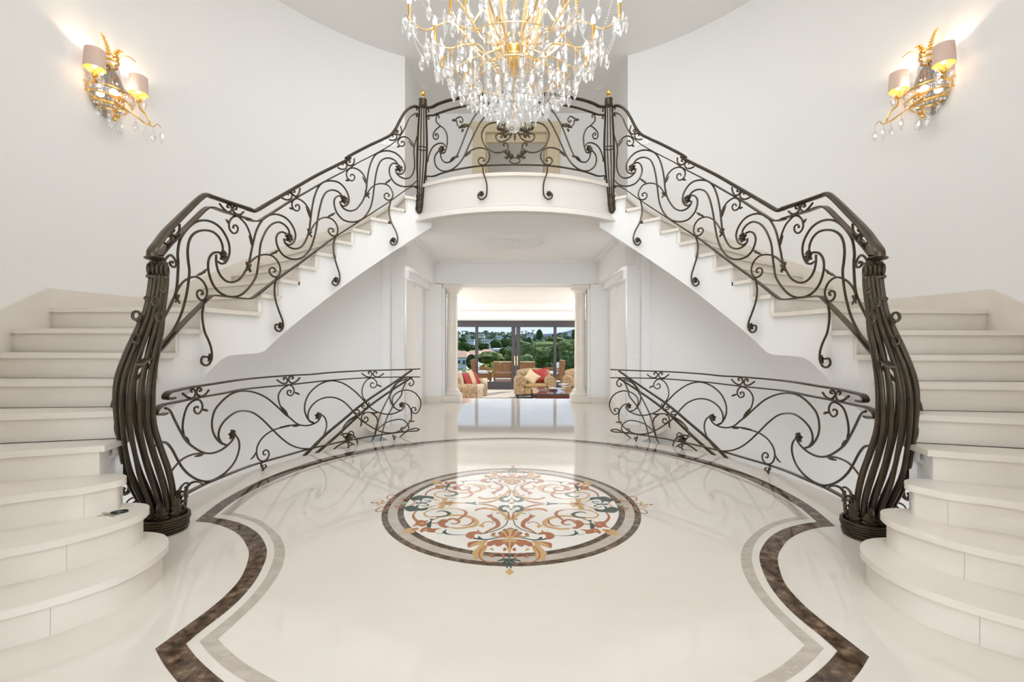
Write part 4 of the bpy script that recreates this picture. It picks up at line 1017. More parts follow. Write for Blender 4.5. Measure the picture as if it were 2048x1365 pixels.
poly('d 1915,555 1885,580 1895,605 1830,600 1760,620 1725,645 1800,635 1840,622 1800,665 1805,682 1850,655 1885,645 1855,720 1870,735 1915,700', G, smooth=False)
poly('d 1908,725 1965,785 1908,830 1848,785', O_, axis=True, smooth=False, name='inlay_diamond')
# corner scrolls
strip('d 880,66 960,32 1100,12 1250,12 1380,42 1455,100 1430,150 1340,172 1200,188 1100,178', O_, 0.014, 0.02, 0.06); strip('d 1405,60 1395,110 1330,145 1235,145', R_, 0.01, 0.006, 0.03)
poly('d 920,115 975,70 1030,65 1075,90 1040,110 1025,145 1090,172 1020,182 960,160', R_); strip('d 1060,72 1130,58 1200,75 1215,105 1170,128 1105,122', R_, 0.03, 0.014); strip('d 780,115 860,118 935,112', R_, 0.018)
poly('d 640,90 700,75 760,85 805,70 770,105 780,130 740,160 690,165 660,150 570,165 610,135', R_); poly('d 680,225 720,185 780,170 850,190 970,188 900,212 880,245 800,240 750,225 700,245', R_)
poly('d 390,262 460,240 470,205 520,185 590,185 660,175 670,205 610,225 600,245 540,255', O_); poly('d 560,215 600,190 650,190 590,215', R_); poly('d 690,120 715,105 735,120 710,130', O_); poly('d 745,205 765,192 780,208 760,218', O_)
poly('d 885,65 850,80 840,120 825,178 775,165 785,120 830,80 815,58', G)
strip('u 635,702 592,755 605,805 680,865', R_, 0.012, 0.03, 0.02)
strip('u 975,668 830,688 740,735 785,778 905,780', O_, 0.012, 0.02); strip('u 900,722 960,702 1045,712 1082,742 1020,772 905,782', G, 0.006, 0.016, 0.034); poly('u 1060,715 1115,735 1075,752 1050,735', G)
strip('u 820,672 1000,672 1150,668 1265,690 1310,735 1240,792', O_, 0.010, 0.014); strip('u 1200,675 1290,700 1310,740 1250,790 1170,840', R_, 0.008, 0.012, 0.044)
strip('u 960,665 985,635 1005,610', O_, 0.05, 0.03); poly('u 885,592 960,590 975,572 1000,580 1010,545 1040,572 1080,570 1140,555 1120,580 1300,588 1300,598 1140,602 1085,640 1060,620 1000,632 990,650 975,618 915,625 955,605', O_, horiz=True); poly('u 990,592 1060,582 1140,590 1070,602', R_, horiz=True)
strip('u 800,655 870,632 940,625', O_, 0.02, 0.008)
poly('u 1300,584 1390,588 1455,570 1440,595 1460,625 1390,606 1300,598', G, horiz=True, smooth=False)
poly('u 1425,690 1480,662 1560,650 1650,665 1740,662 1800,700 1720,705 1600,680 1500,682 1440,706', O_); strip('u 1440,690 1500,675 1600,670 1700,685', R_, 0.02, 0.01)
strip('u 1465,608 1560,612 1650,628 1735,655', R_, 0.008, 0.012, 0.05)
strip('u 1740,655 1775,700 1830,750 1885,795', O_, 0.02, 0.04); strip('u 1800,700 1775,668 1815,635 1880,640 1895,662', G, 0.03, 0.014, 0.05); poly('u 1790,690 1860,690 1870,720 1820,715', G)
strip('d 1840,62 1925,66 2018,62', O_, 0.03, axis=True); strip('u 1885,712 1895,770 1900,812', R_, 0.012, 0.022); poly('u 1935,585 1895,592 1935,604 1975,592', U_, axis=True, horiz=True, smooth=False)
strip('u 1935,520 1900,560 1890,590', T_, 0.01, 0.006)
# side cartouches and finials
poly('u 470,652 555,628 620,640 690,668 800,652 765,690 640,702 520,706', G); strip('u 615,602 680,590 745,598 800,622 760,635 700,628', G, 0.014, 0.010); strip('u 640,650 650,625 690,612', G, 0.02, 0.01)
poly('u 390,600 450,575 520,588 440,612', T_, horiz=True); strip('u 600,588 610,575 590,560', R_, 0.012)
strip('u 245,640 150,648 78,700 130,712 215,675 255,640', R_, 0.010); strip('u 150,592 210,575 290,580', R_, 0.008); strip('u 330,635 400,640 440,655', R_, 0.02, 0.01); strip('u 440,655 370,650 350,672', R_, 0.012, 0.006)
poly('u 290,600 325,585 345,600 320,610', O_, horiz=True); poly('u 65,600 90,580 140,592 90,604', O_, horiz=True); poly('u 85,630 120,608 160,600 130,625', O_); poly('u 8,588 30,582 65,588 35,594', U_, horiz=True)
rebase(med, (0, MY, 0)); med.location.x -= 0.013

# keys left on the second step
kz = 2 * RISE
keys = thing('key_bunch', 'bunch of keys with a black fob lying on the left second step', 'keys')
c = on_z(228, 1030, kz); M = Matrix.Translation(c) @ Matrix.Rotation(radians(25), 4, 'Z')
b = MB(); b.lathe([(0.0, 0.0), (0.018, 0.0), (0.021, 0.006), (0.018, 0.014), (0.0, 0.016)], Vector((0, 0, 0)), 14, Matrix.Translation(c) @ Matrix.Rotation(radians(30), 4, 'Z') @ Matrix.Translation((0.02, 0.015, 0)) @ Matrix.Diagonal((2.0, 0.8, 1, 1))); b.obj('key_fob', mat('black_plastic', (0.012, 0.012, 0.013), 0.25), keys)
STEEL = mat('nickel', (0.55, 0.52, 0.47), 0.25, metal=1.0)
P = [c + Vector((0.014 * cos(a) - 0.02, 0.014 * sin(a), 0.004)) for a in [2 * pi * i / 16 for i in range(16)]]
b = MB(); b.tube(P, 0.0015, 5, closed=True, nrm=[Vector((0, 0, 1))] * 16); b.obj('key_ring', STEEL, keys)
for i, a in enumerate((-2.7, -0.5, 0.1, 2.9)):
    K_ = Matrix.Translation(c + Vector((-0.02, -0.005, 0.001 + 0.002 * i))) @ Matrix.Rotation(a, 4, 'Z')
    b = MB(); b.lathe([(0, 0), (0.011, 0), (0.011, 0.002), (0, 0.002)], Vector((0, 0, 0)), 10, K_ @ Matrix.Translation((0.014, 0, 0))); b.box(0.02, 0.055, -0.004, 0.004, 0, 0.002, K_); b.box(0.03, 0.05, 0.004, 0.007, 0, 0.002, K_); b.obj('key', STEEL, keys)
rebase(keys, c)
# ------------------------------------------------------------------ chandelier
CH = Vector((0.0, 3.70, 0.0))
ch = thing('chandelier', 'huge gilded crystal chandelier with candle bulbs hanging over the hall', 'chandelier')
def mesh_obj(name, me, parent, loc, rz=0.0, sc=1.0):
    o = bpy.data.objects.new(name, me); COL.objects.link(o); o.parent = parent; o.location = loc; o.rotation_euler = (0, 0, rz); o.scale = (sc, sc, sc); return o
b = MB(); b.lathe([(0.001, -0.085), (0.010, -0.07), (0.019, -0.045), (0.021, -0.025), (0.015, -0.005), (0.006, 0.01), (0.001, 0.014)], seg=7); PEND = b.mesh('crystal_pendant', CRYSTAL, False)
b = MB(); b.lathe([(0.001, -0.115), (0.009, -0.08), (0.015, -0.045), (0.011, -0.01), (0.003, 0.012), (0.001, 0.016)], seg=6); SPEAR = b.mesh('crystal_spear', CRYSTAL, False)
def beads(pts, r, gap):
    b = MB(); d = 0.0; last = pts[0]
    L = [0]
    for p, q in zip(pts, pts[1:]): L.append(L[-1] + (q - p).length)
    n = max(1, int(L[-1] / gap)); j = 0
    for i in range(n):
        t = L[-1] * (i + 0.5) / n
        while j < len(L) - 2 and L[j + 1] < t: j += 1
        p = pts[j].lerp(pts[j + 1], (t - L[j]) / max(L[j + 1] - L[j], 1e-9))
        b.add([p + Vector((0, 0, r)), p - Vector((0, 0, r)), p + Vector((r, 0, 0)), p + Vector((0, r, 0)), p - Vector((r, 0, 0)), p - Vector((0, r, 0))], [(0, 2, 3), (0, 3, 4), (0, 4, 5), (0, 5, 2), (1, 3, 2), (1, 4, 3), (1, 5, 4), (1, 2, 5)])
    return b
BS = {}
def bead_drop(p, length, parent, pend=None, r=0.0068):
    k = round(length / 0.03)
    if k > 0:
        if k not in BS: BS[k] = beads([Vector((0, 0, 0)), Vector((0, 0, -0.03 * k))], 0.0086, 0.0165).mesh('bead_string', CRYSTAL, False)
        o = mesh_obj('bead_string', BS[k], parent, p); o['kind'] = 'stuff'
    if pend: mesh_obj('crystal_pendant', pend, parent, p + Vector((0, 0, -0.03 * k)), random.uniform(0, 6), random.uniform(1.02, 1.25))
def garland(p, q, sag, parent):
    pts = [p.lerp(q, i / 12) - Vector((0, 0, sag * 4 * (i / 12) * (1 - i / 12))) for i in range(13)]
    o = beads(pts, 0.0066, 0.017).obj('bead_garland', CRYSTAL, parent, smooth=False); o['kind'] = 'stuff'
# stem, hub and frame
b = MB(); b.lathe([(0.0, 3.50), (0.012, 3.50), (0.014, 3.56), (0.05, 3.585), (0.10, 3.64), (0.115, 3.68), (0.10, 3.70), (0.06, 3.715), (0.02, 3.73), (0.0, 3.73)], CH, 24); b.obj('hub', GOLD, ch)
b = MB(); b.lathe([(0.012, 3.72), (0.012, 5.70)], CH, 10); b.lathe([(0.0, 5.70), (0.09, 5.72), (0.10, 5.775), (0.0, 5.779)], CH, 20); b.obj('stem', GOLD, ch)
for i in range(12):      # gilt cage rods rising from the hub
    a = 2 * pi * i / 12; e = Vector((cos(a), sin(a), 0))
    P = spline([CH + e * 0.10 + Vector((0, 0, 3.70)), CH + e * 0.17 + Vector((0, 0, 3.82)), CH + e * 0.23 + Vector((0, 0, 4.05)), CH + e * 0.20 + Vector((0, 0, 4.45)), CH + e * 0.10 + Vector((0, 0, 4.75))], 5)
    b = MB(); b.tube(P, 0.0055, 5); b.obj('cage_rod', GOLDL, ch)
def chand_arm(a, rad, z0, ztip, dip, r0=0.10, sleeve=True):
    e = Vector((cos(a), sin(a), 0)); zr = 3.66
    P = spline([CH + e * r0 + Vector((0, 0, z0)), CH + e * (rad * 0.30) + Vector((0, 0, z0 - dip * 0.25)), CH + e * (rad * 0.45) + Vector((0, 0, z0 + dip * 0.55)), CH + e * (rad * 0.62) + Vector((0, 0, ztip - dip * 0.85)), CH + e * (rad * 0.84) + Vector((0, 0, ztip - dip * 1.25)), CH + e * rad + Vector((0, 0, ztip - 0.13))], 6)
    arm = MB(); arm.tube(P, 0.008, 6); o = arm.obj('arm', GOLDL, ch)
    if sleeve: sh = MB(); sh.tube(P, 0.0112, 6); sh.obj('glass_sleeve', SLEEVE, o)
    t = CH + e * rad + Vector((0, 0, ztip))
    b = MB(); b.lathe([(0.0, -0.125), (0.012, -0.125), (0.020, -0.115), (0.020, -0.105), (0.011, -0.10), (0.0125, 0.0), (0.0, 0.0)], t, 10); b.obj('candle_sleeve', GOLD, ch)
    b = MB(); b.lathe([(0.012, -0.140), (0.045, -0.132), (0.058, -0.118), (0.056, -0.116), (0.012, -0.13)], t, 14); b.obj('drip_pan', CRYSTAL, ch)
    b = MB(); b.lathe([(0.0, -0.002), (0.011, 0.0), (0.018, 0.022), (0.016, 0.042), (0.007, 0.068), (0.001, 0.082)], t, 10); b.obj('bulb', BULB, ch)
    for j in range(5):
        g = 2 * pi * j / 5 + a; q = t + Vector((0.054 * cos(g), 0.054 * sin(g), -0.125)); bead_drop(q, 0.03 if j % 2 else 0.0, ch, PEND if j % 2 else SPEAR)
    low = CH + e * rad * 0.84 + Vector((0, 0, ztip - dip * 1.25)); bead_drop(low, 0.09 + 0.03 * random.randint(0, 2), ch, PEND)
    mid = CH + e * rad * 0.5 + Vector((0, 0, z0 + dip * 0.2)); bead_drop(mid, 0.12, ch, SPEAR)
    return t, low
N1 = 12
tips = [chand_arm(2 * pi * (i + 0.5) / N1, 0.64, 3.62, 3.79, 0.13) for i in range(N1)]
tips2 = [chand_arm(2 * pi * i / N1, 0.86, 3.72, 4.08, 0.17) for i in range(N1)]
tips3 = [chand_arm(2 * pi * (i + 0.5) / 8, 0.46, 3.78, 4.28, 0.2, sleeve=False) for i in range(8)]
for i in range(N1):
    p, q = tips[i][0], tips[(i + 1) % N1][0]; dz = Vector((0, 0, -0.13)); garland(p + dz, q + dz, 0.09, ch); bead_drop((p + q) / 2 + dz - Vector((0, 0, 0.09)), 0.03, ch, PEND)
    p, q = tips2[i][0], tips2[(i + 1) % N1][0]; garland(p + dz, q + dz, 0.16, ch); bead_drop((p + q) / 2 + dz - Vector((0, 0, 0.16)), 0.03, ch, PEND)
    p, q = tips[i][0], tips2[i][0]; garland(q + dz, p + dz, 0.12, ch)
# curtain of bead strings falling to the glass ball
for r, n, zt, zb in ((0.08, 8, 3.60, 3.30), (0.12, 11, 3.60, 3.29), (0.17, 15, 3.58, 3.30), (0.24, 18, 3.52, 3.32), (0.32, 22, 3.46, 3.35), (0.41, 22, 3.52, 3.40), (0.52, 22, 3.58, 3.46)):
    for i in range(n):
        a = 2 * pi * (i + random.uniform(-0.2, 0.2)) / n + r * 9; p = CH + Vector((r * cos(a), r * sin(a), zt)); bead_drop(p, zt - zb + random.choice((0, 0.03)), ch, PEND if random.random() < 0.75 else SPEAR)
for r, zt in ((0.16, 3.585), (0.31, 3.47), (0.50, 3.585)):
    P = [CH + Vector((r * cos(a), r * sin(a), zt)) for a in [2 * pi * i / 40 for i in range(40)]]
    b = MB(); b.tube(P, 0.005, 5, closed=True, nrm=[Vector((0, 0, 1))] * 40); b.obj('gilt_hoop', GOLDL, ch)
for i in range(30):
    a = random.uniform(0, 2 * pi); r = random.uniform(0.10, 0.22); bead_drop(CH + Vector((r * cos(a), r * sin(a), 4.4)), random.choice((0.3, 0.42, 0.54)), ch, SPEAR)
# fluted glass ball
b = MB(); vs = []; seg, rg = 40, 14
for i in range(seg):
    for j in range(rg + 1):
        ph = pi * j / rg; tw = 2 * pi * i / seg + 0.7 * ph; rr = 0.053 * (1 + 0.018 * (1 if i % 2 else -1)); vs.append(CH + Vector((rr * sin(ph) * cos(tw), rr * sin(ph) * sin(tw), 3.078 - rr * cos(ph))))
b.add(vs, [(i * (rg + 1) + j, ((i + 1) % seg) * (rg + 1) + j, ((i + 1) % seg) * (rg + 1) + j + 1, i * (rg + 1) + j + 1) for i in range(seg) for j in range(rg)]); b.obj('glass_ball', CRYSTAL, ch, smooth=False)
b = MB(); b.tube([CH + Vector((0, 0, 3.13)), CH + Vector((0, 0, 3.52))], 0.004, 5); b.obj('ball_rod', GOLD, ch)
rebase(ch, CH + Vector((0, 0, ZC)))
for i in range(8):
    a = 2 * pi * (i + 0.25) / 8
    light('chandelier_glow', 'POINT', CH + Vector((0.56 * cos(a), 0.56 * sin(a), 3.95)), 2.6, (1.0, 0.97, 0.92), shadow_soft_size=0.012)

# ------------------------------------------------------------------ wall sconces
def sconce(s, side):
    t = thing('wall_sconce', 'gilded crystal wall sconce with two ivory shades on the %s wall' % side, 'wall lamp', 'wall sconces')
    th = 5.9; o = pol(RW, th, 0); n = Vector((-o.x, YC - o.y, 0)).normalized(); tt = Vector((-n.y, n.x, 0)) * -1
    if tt.y < 0: tt = -tt
    def at(a, d, z): return Vector((o.x, o.y, 0)) + tt * a + n * d + Vector((0, 0, z))
    M = Matrix(((tt.x, n.x, 0, o.x), (tt.y, n.y, 0, o.y), (0, 0, 1, 0), (0, 0, 0, 1)))
    # oval mirror plate
    N = 28; b = MB(); ring_ = [(0.17 * cos(2 * pi * i / N), 0.25 * sin(2 * pi * i / N)) for i in range(N)]
    b.add([at(x, 0.02, 3.62 + z) for x, z in ring_] + [at(x, 0.001, 3.62 + z) for x, z in ring_], [tuple(range(N)), *[(i, (i + 1) % N, N + (i + 1) % N, N + i) for i in range(N)]]); b.obj('mirror_plate', CHROME, t, s=s)
    # half basket with crystals
    def half(r, z, dz=0): return [at(r * cos(a), 0.02 + r * 0.85 * sin(a), z) for a in [pi * i / 20 for i in range(21)]]
    for r, z in ((0.205, 3.60), (0.195, 3.525), (0.15, 3.47)):
        b = MB(); P = half(r, z); b.sweep(P, Vector((0, 0, 1)), [(0.007, 0.004), (-0.007, 0.004), (-0.007, -0.004), (0.007, -0.004)]); b.obj('basket_hoop', GOLD, t, s=s)
    b = MB()
    for r, z, nn in ((0.20, 3.575, 20), (0.198, 3.55, 20), (0.172, 3.495, 17), (0.12, 3.455, 12)):
        for i in range(nn):
            a = pi * (i + 0.5) / nn; b.ball(at(r * cos(a), 0.02 + 0.85 * r * sin(a), z), 0.0135, 5, 4)
    k = b.obj('basket_crystals', CRYSTAL, t, smooth=False, s=s); k['kind'] = 'stuff'
    b = MB(); P = [at(0, 0.10, 3.50), at(0, 0.10, 3.38)]; b.tube(P, 0.008, 7)
    for i in range(6):
        a = i * pi / 3; b.ball(at(0.03 * cos(a), 0.10 + 0.03 * sin(a), 3.385), 0.014, 6, 4)
    b.ball(at(0, 0.10, 3.35), 0.018, 7, 5); b.obj('finial', GOLD, t, s=s)
    b = MB(); b.ball(at(0, 0.09, 3.60), 0.032, 10, 7); b.obj('bulb', BULB, t, s=s)
    # crown with feather leaves
    for z, r in ((3.93, 0.055), (3.885, 0.06), (3.84, 0.045)):
        b = MB(); b.lathe([(r - 0.004, -0.008), (r + 0.006, -0.008), (r + 0.006, 0.008), (r - 0.004, 0.008)], at(0, 0.06, z), 14); b.obj('crown_hoop', GOLD, t, s=s)
    for a0, a1, z1, w_ in ((-0.02, -0.11, 4.08, 0.028), (0.02, 0.09, 4.03, 0.026)):
        P = spline([at(a0, 0.06, 3.93), at(a0 * 2.4, 0.07, 4.0), at(a1 * 0.75, 0.075, (3.93 + z1) / 2 + 0.05), at(a1, 0.08, z1)], 6); b = MB()
        b.tube(P, 0.006, 5)
        for i in range(2, len(P) - 1, 2):
            for g in (-1, 1): b.ball(P[i] + tt * (0.012 * g) + n * 0.004, 0.012 * (1.2 - i / len(P)), 5, 4)
        b.obj('feather', GOLD, t, s=s)
    b = MB(); P = spline([at(0.05, 0.06, 3.90), at(0.10, 0.08, 4.0), at(0.16, 0.09, 4.02), at(0.21, 0.09, 4.01)], 5); b.tube(P, 0.004, 5); b.obj('side_hook', GOLD, t, s=s)
    for i in range(14):
        a = pi * (i + 0.5) / 14; p = at(0.05 * cos(a), 0.06 + 0.05 * sin(a), 3.88); q = at(0.19 * cos(a), 0.02 + 0.16 * sin(a), 3.60)
        mid = p.lerp(q, 0.5) + Vector((0, 0, -0.05)) - n * 0.015; g = beads(spline([p, mid, q], 6), 0.006, 0.016); g = g.obj('bead_string', CRYSTAL, t, smooth=False, s=s); g['kind'] = 'stuff'
    # arms with shades
    for e in (-1, 1):
        P = spline([at(0.03 * e, 0.12, 3.50), at(0.10 * e, 0.19, 3.44), at(0.20 * e, 0.20, 3.41), at(0.29 * e, 0.17, 3.44), at(0.275 * e, 0.14, 3.53), at(0.22 * e, 0.13, 3.56), at(0.205 * e, 0.13, 3.62)], 6)
        b = MB(); b.tube(P, 0.0075, 6); a_ = b.obj('arm', GOLD, t, s=s)
        if e > 0: b = MB(); P = spline([at(0.24 * e, 0.19, 3.415), at(0.32 * e, 0.18, 3.43), at(0.36 * e, 0.18, 3.475), at(0.40 * e, 0.18, 3.455)], 5); b.tube(P, 0.006, 5, taper=[1 - 0.03 * i for i in range(len(P))]); b.obj('arm_leaf', GOLD, t, s=s)
        c = at(0.205 * e, 0.13, 0)
        b = MB(); b.lathe([(0.0, 3.615), (0.03, 3.62), (0.035, 3.64), (0.015, 3.645), (0.012, 3.69), (0.0, 3.69)], c, 12); b.obj('candle_cup', GOLD, t, s=s)
        b = MB(); b.lathe([(0.03, 3.645), (0.055, 3.66), (0.065, 3.685), (0.062, 3.686), (0.03, 3.65)], c, 14); b.obj('drip_pan', CRYSTAL, t, s=s)
        b = MB(); b.lathe([(0.079, 3.69), (0.071, 3.86)], c, 22); sh = b.obj('lamp_shade', SHADE, t, s=s)
        b = MB(); b.lathe([(0.0765, 3.691), (0.069, 3.859)], c, 22); b.obj('shade_lining', SHADEIN, sh, s=s)
        b = MB(); b.lathe([(0.0, 3.69), (0.012, 3.70), (0.017, 3.73), (0.013, 3.77), (0.0, 3.80)], c, 9); b.obj('bulb', BULB, t, s=s)
        cc = Vector((c.x if s < 0 else -c.x, c.y, 3.83)); light('sconce_bulb', 'POINT', cc, 1.7, (1.0, 0.86, 0.66), shadow_soft_size=0.01)
        for a, z in ((0.12, 3.43), (0.22, 3.40), (0.30, 3.42), (0.395, 3.45))[:4 if e > 0 else 2]:
            p = at(a * e, 0.19, z); p.x = p.x if s < 0 else -p.x; bead_drop(p, 0.06, t, PEND)
        for j in range(4):
            p = c + Vector((0.055 * cos(j * 1.57), 0.055 * sin(j * 1.57), 3.66)); p.x = p.x if s < 0 else -p.x; bead_drop(p, 0.03, t, PEND)
    for j in range(5):
        p = at(-0.06 + 0.03 * j, 0.10, 3.39); p.x = p.x if s < 0 else -p.x; bead_drop(p, 0.06, t, PEND)
    c = at(0, 0.10, 3.67); c.x = c.x if s < 0 else -c.x
    light('sconce_glow', 'POINT', c, 2.4, (1.0, 0.93, 0.82), shadow_soft_size=0.008)
    p = at(0, 0, 3.62); p.x = p.x if s < 0 else -p.x; rebase(t, p)
for s, side in ((-1, 'left'), (1, 'right')): sconce(s, side)
# ------------------------------------------------------------------ living room shell and window
b = MB(); b.box(-4.7, -4.6, YFW + 0.3, YWIN + 0.2, ZS, 2.6); struct(b.obj('wall_living_left', PLASTER))
b = MB(); b.box(4.6, 4.7, YFW + 0.3, YWIN + 0.2, ZS, 2.6); struct(b.obj('wall_living_right', PLASTER))
for s in (-1, 1):
    b = MB(); b.box(-4.7, -1.9, YFW + 0.30, YFW + 0.40, ZS, 2.6); struct(b.obj('wall_living_front_' + ('left' if s < 0 else 'right'), PLASTER, s=s))
    b = MB(); b.box(-4.7, -3.15, YWIN, YWIN + 0.2, ZS, 2.6); struct(b.obj('wall_window_' + ('left' if s < 0 else 'right'), PLASTER, s=s))
b = MB(); b.box(-4.7, 4.7, YFW + 0.3, 14.3, 2.46, 2.6); struct(b.obj('ceiling_living', mat('living_ceiling', (0.84, 0.83, 0.81), 0.9)))
b = MB(); b.box(-4.7, 4.7, 14.3, 14.42, 2.30, 2.6); struct(b.obj('trim_cove', CEILP))
b = MB(); b.box(-4.7, 4.7, 14.42, YWIN + 0.2, 2.27, 2.6); struct(b.obj('ceiling_window_bay', CEILP))
b = MB(); b.box(-4.7, 4.7, 15.35, 15.42, 2.02, 2.27); struct(b.obj('trim_pelmet', WHITE))
b = MB(); b.box(-3.2, 3.2, YWIN, YWIN + 0.2, 1.99, 2.3); struct(b.obj('wall_window_head', PLASTER))
win = struct(thing('window_1', 'wide dark framed sliding glass door of four panes opening to the terrace', 'glass door'))
WX = (-3.1, -1.42, -0.03, 1.36, 3.1)
b = MB(); b.rbox(-3.15, 3.15, YWIN + 0.02, YWIN + 0.14, 1.76, 1.985, 0.008); b.obj('head_frame', FRAMEM, win)
b = MB(); b.rbox(-3.15, 3.15, YWIN + 0.02, YWIN + 0.14, ZS, -0.18, 0.008); b.obj('bottom_rail', FRAMEM, win)
for x, wd in ((-3.1, 0.10), (-1.42, 0.10), (-0.115, 0.145), (0.055, 0.145), (1.36, 0.10), (3.1, 0.10)):
    b = MB(); b.rbox(x - wd / 2, x + wd / 2, YWIN + 0.01, YWIN + 0.15, -0.18, 1.76, 0.008); b.obj('stile', FRAMEM, win)
for a, c in zip(WX, WX[1:]):
    b = MB(); b.box(a + 0.05, c - 0.05, YWIN + 0.075, YWIN + 0.085, -0.18, 1.76); b.obj('pane', PANE, win)
for x in (-0.065, 0.025):
    b = MB(); b.rbox(x - 0.02, x + 0.02, YWIN - 0.06, YWIN - 0.035, 0.40, 0.74, 0.008); b.box(x - 0.008, x + 0.008, YWIN - 0.04, YWIN + 0.02, 0.44, 0.46); b.box(x - 0.008, x + 0.008, YWIN - 0.04, YWIN + 0.02, 0.68, 0.70); b.obj('handle', BRASS, win)
rebase(win, (0, YWIN, ZS))
b = MB(); b.box(-3.2, 3.2, YWIN - 0.12, YWIN + 0.02, ZS - 0.01, ZS + 0.03); struct(b.obj('trim_sill', MARBLE))
CURT = mat('cream_curtain', (0.74, 0.66, 0.55), 0.9)
for s, side in ((-1, 'left'), (1, 'right')):
    t = thing('curtain', 'pleated cream curtain drawn to the %s of the sliding door' % side, 'curtain', 'living room curtains'); b = MB(); n = 44; vs = []
    for i in range(n + 1):
        x = -3.0 + 0.62 * i / n; y = 15.62 + 0.045 * sin(i * 1.15); vs += [(x, y, ZS + 0.02), (x + 0.01 * sin(i), y, 0.8), (x, y, 2.2)]
    b.add(vs, [(3 * i + j, 3 * i + 3 + j, 3 * i + 4 + j, 3 * i + 1 + j) for i in range(n) for j in (0, 1)]); b.obj('cloth', CURT, t, s=s)
    b = MB(); b.box(-3.05, -2.3, 15.58, 15.68, 2.18, 2.26); b.obj('track', WHITE, t, s=s); rebase(t, (s * 2.7, 15.62, ZS))

# ------------------------------------------------------------------ furniture
FABL = mat('damask_fabric', (0.25, 0.165, 0.085), 0.85, var=[(0.43, 0.32, 0.20)], scale=26, detail=2, ramp=(0.47, 0.53))
FABP = mat('gold_velvet', (0.32, 0.20, 0.085), 0.75, var=[(0.37, 0.24, 0.11)], scale=8)
FABW = mat('pale_damask', (0.56, 0.48, 0.38), 0.85, var=[(0.44, 0.35, 0.24)], scale=22, detail=2, ramp=(0.45, 0.6))
REDC = mat('red_silk', (0.36, 0.03, 0.022), 0.6, var=[(0.28, 0.02, 0.016)], scale=10)
CREAMC = mat('cream_silk', (0.55, 0.43, 0.27), 0.6)
DARKW = mat('black_lacquer_wood', (0.02, 0.017, 0.017), 0.25)
MAHOG = mat('mahogany', (0.10, 0.02, 0.012), 0.12, var=[(0.16, 0.035, 0.02)], scale=5, stretch=(1, 8, 8))
def cushion(name, label, m, M, size=0.45, thick=0.16, group=None):
    n = 10; b = MB(); vs = []
    for sg in (1, -1):
        for i in range(n + 1):
            for j in range(n + 1):
                x, y = 2 * i / n - 1, 2 * j / n - 1; h = (1 - x ** 4) * (1 - y ** 4); k = 1 - 0.06 * (1 - abs(x) ** 2) * 1 - 0.06 * (1 - abs(y) ** 2)
                ex = 1 + 0.10 * (abs(x) * abs(y)) ** 2
                vs.append(M @ Vector((x * size / 2 * ex * (1 - 0.07 * (1 - y * y) * abs(x)), sg * thick / 2 * h ** 0.6, y * size / 2 * ex * (1 - 0.07 * (1 - x * x) * abs(y)))))
    N = (n + 1) ** 2; fs = []
    for i in range(n):
        for j in range(n):
            a = i * (n + 1) + j; fs += [(a, a + n + 1, a + n + 2, a + 1), (N + a, N + a + 1, N + a + n + 2, N + a + n + 1)]
    b.add(vs, fs); o = b.obj(name, m); tag(o, label, 'cushion', group); return o
def scroll_arm(M, w_, d_, h_, m, mf, parent, roll=0.17, name='arm'):
    # rolled arm: upright body with a scroll on top, front panel
    b = MB(); R0 = roll; n = 20
    prof = [(-w_ / 2, 0.0), (-w_ / 2, h_ - 1.6 * R0)]
    c = (-0.06, h_ - R0)
    prof = [(w_ / 2, 0), (w_ / 2, h_ - R0)] + [(w_ / 2 - R0 + R0 * cos(a) , h_ - R0 + R0 * sin(a)) for a in [pi * i / 14 * 1.45 for i in range(15)]] + [(-w_ / 2 + 0.04, h_ - 2.0 * R0), (-w_ / 2 + 0.05, 0)]
    k = len(prof)
    vs = [M @ Vector((x, -d_ / 2, z)) for x, z in prof] + [M @ Vector((x, d_ / 2, z)) for x, z in prof]
    b.add(vs, [(i, (i + 1) % k, k + (i + 1) % k, k + i) for i in range(k)] + [tuple(range(k))[::-1], tuple(range(k, 2 * k))]); o = b.obj(name, m, parent)
    cx, cz = w_ / 2 - R0, h_ - R0
    b = MB(); P = [M @ Vector((cx + R0 * (1 - 0.055 * i) * cos(-0.6 + 0.55 * i), -d_ / 2 - 0.008, cz + R0 * (1 - 0.055 * i) * sin(-0.6 + 0.55 * i))) for i in range(17)]
    b.tube([M @ Vector((w_ / 2 - 0.02, -d_ / 2 - 0.008, 0.05))] + P, 0.016, 6); b.obj('scroll_piping', mf, o)
    return o
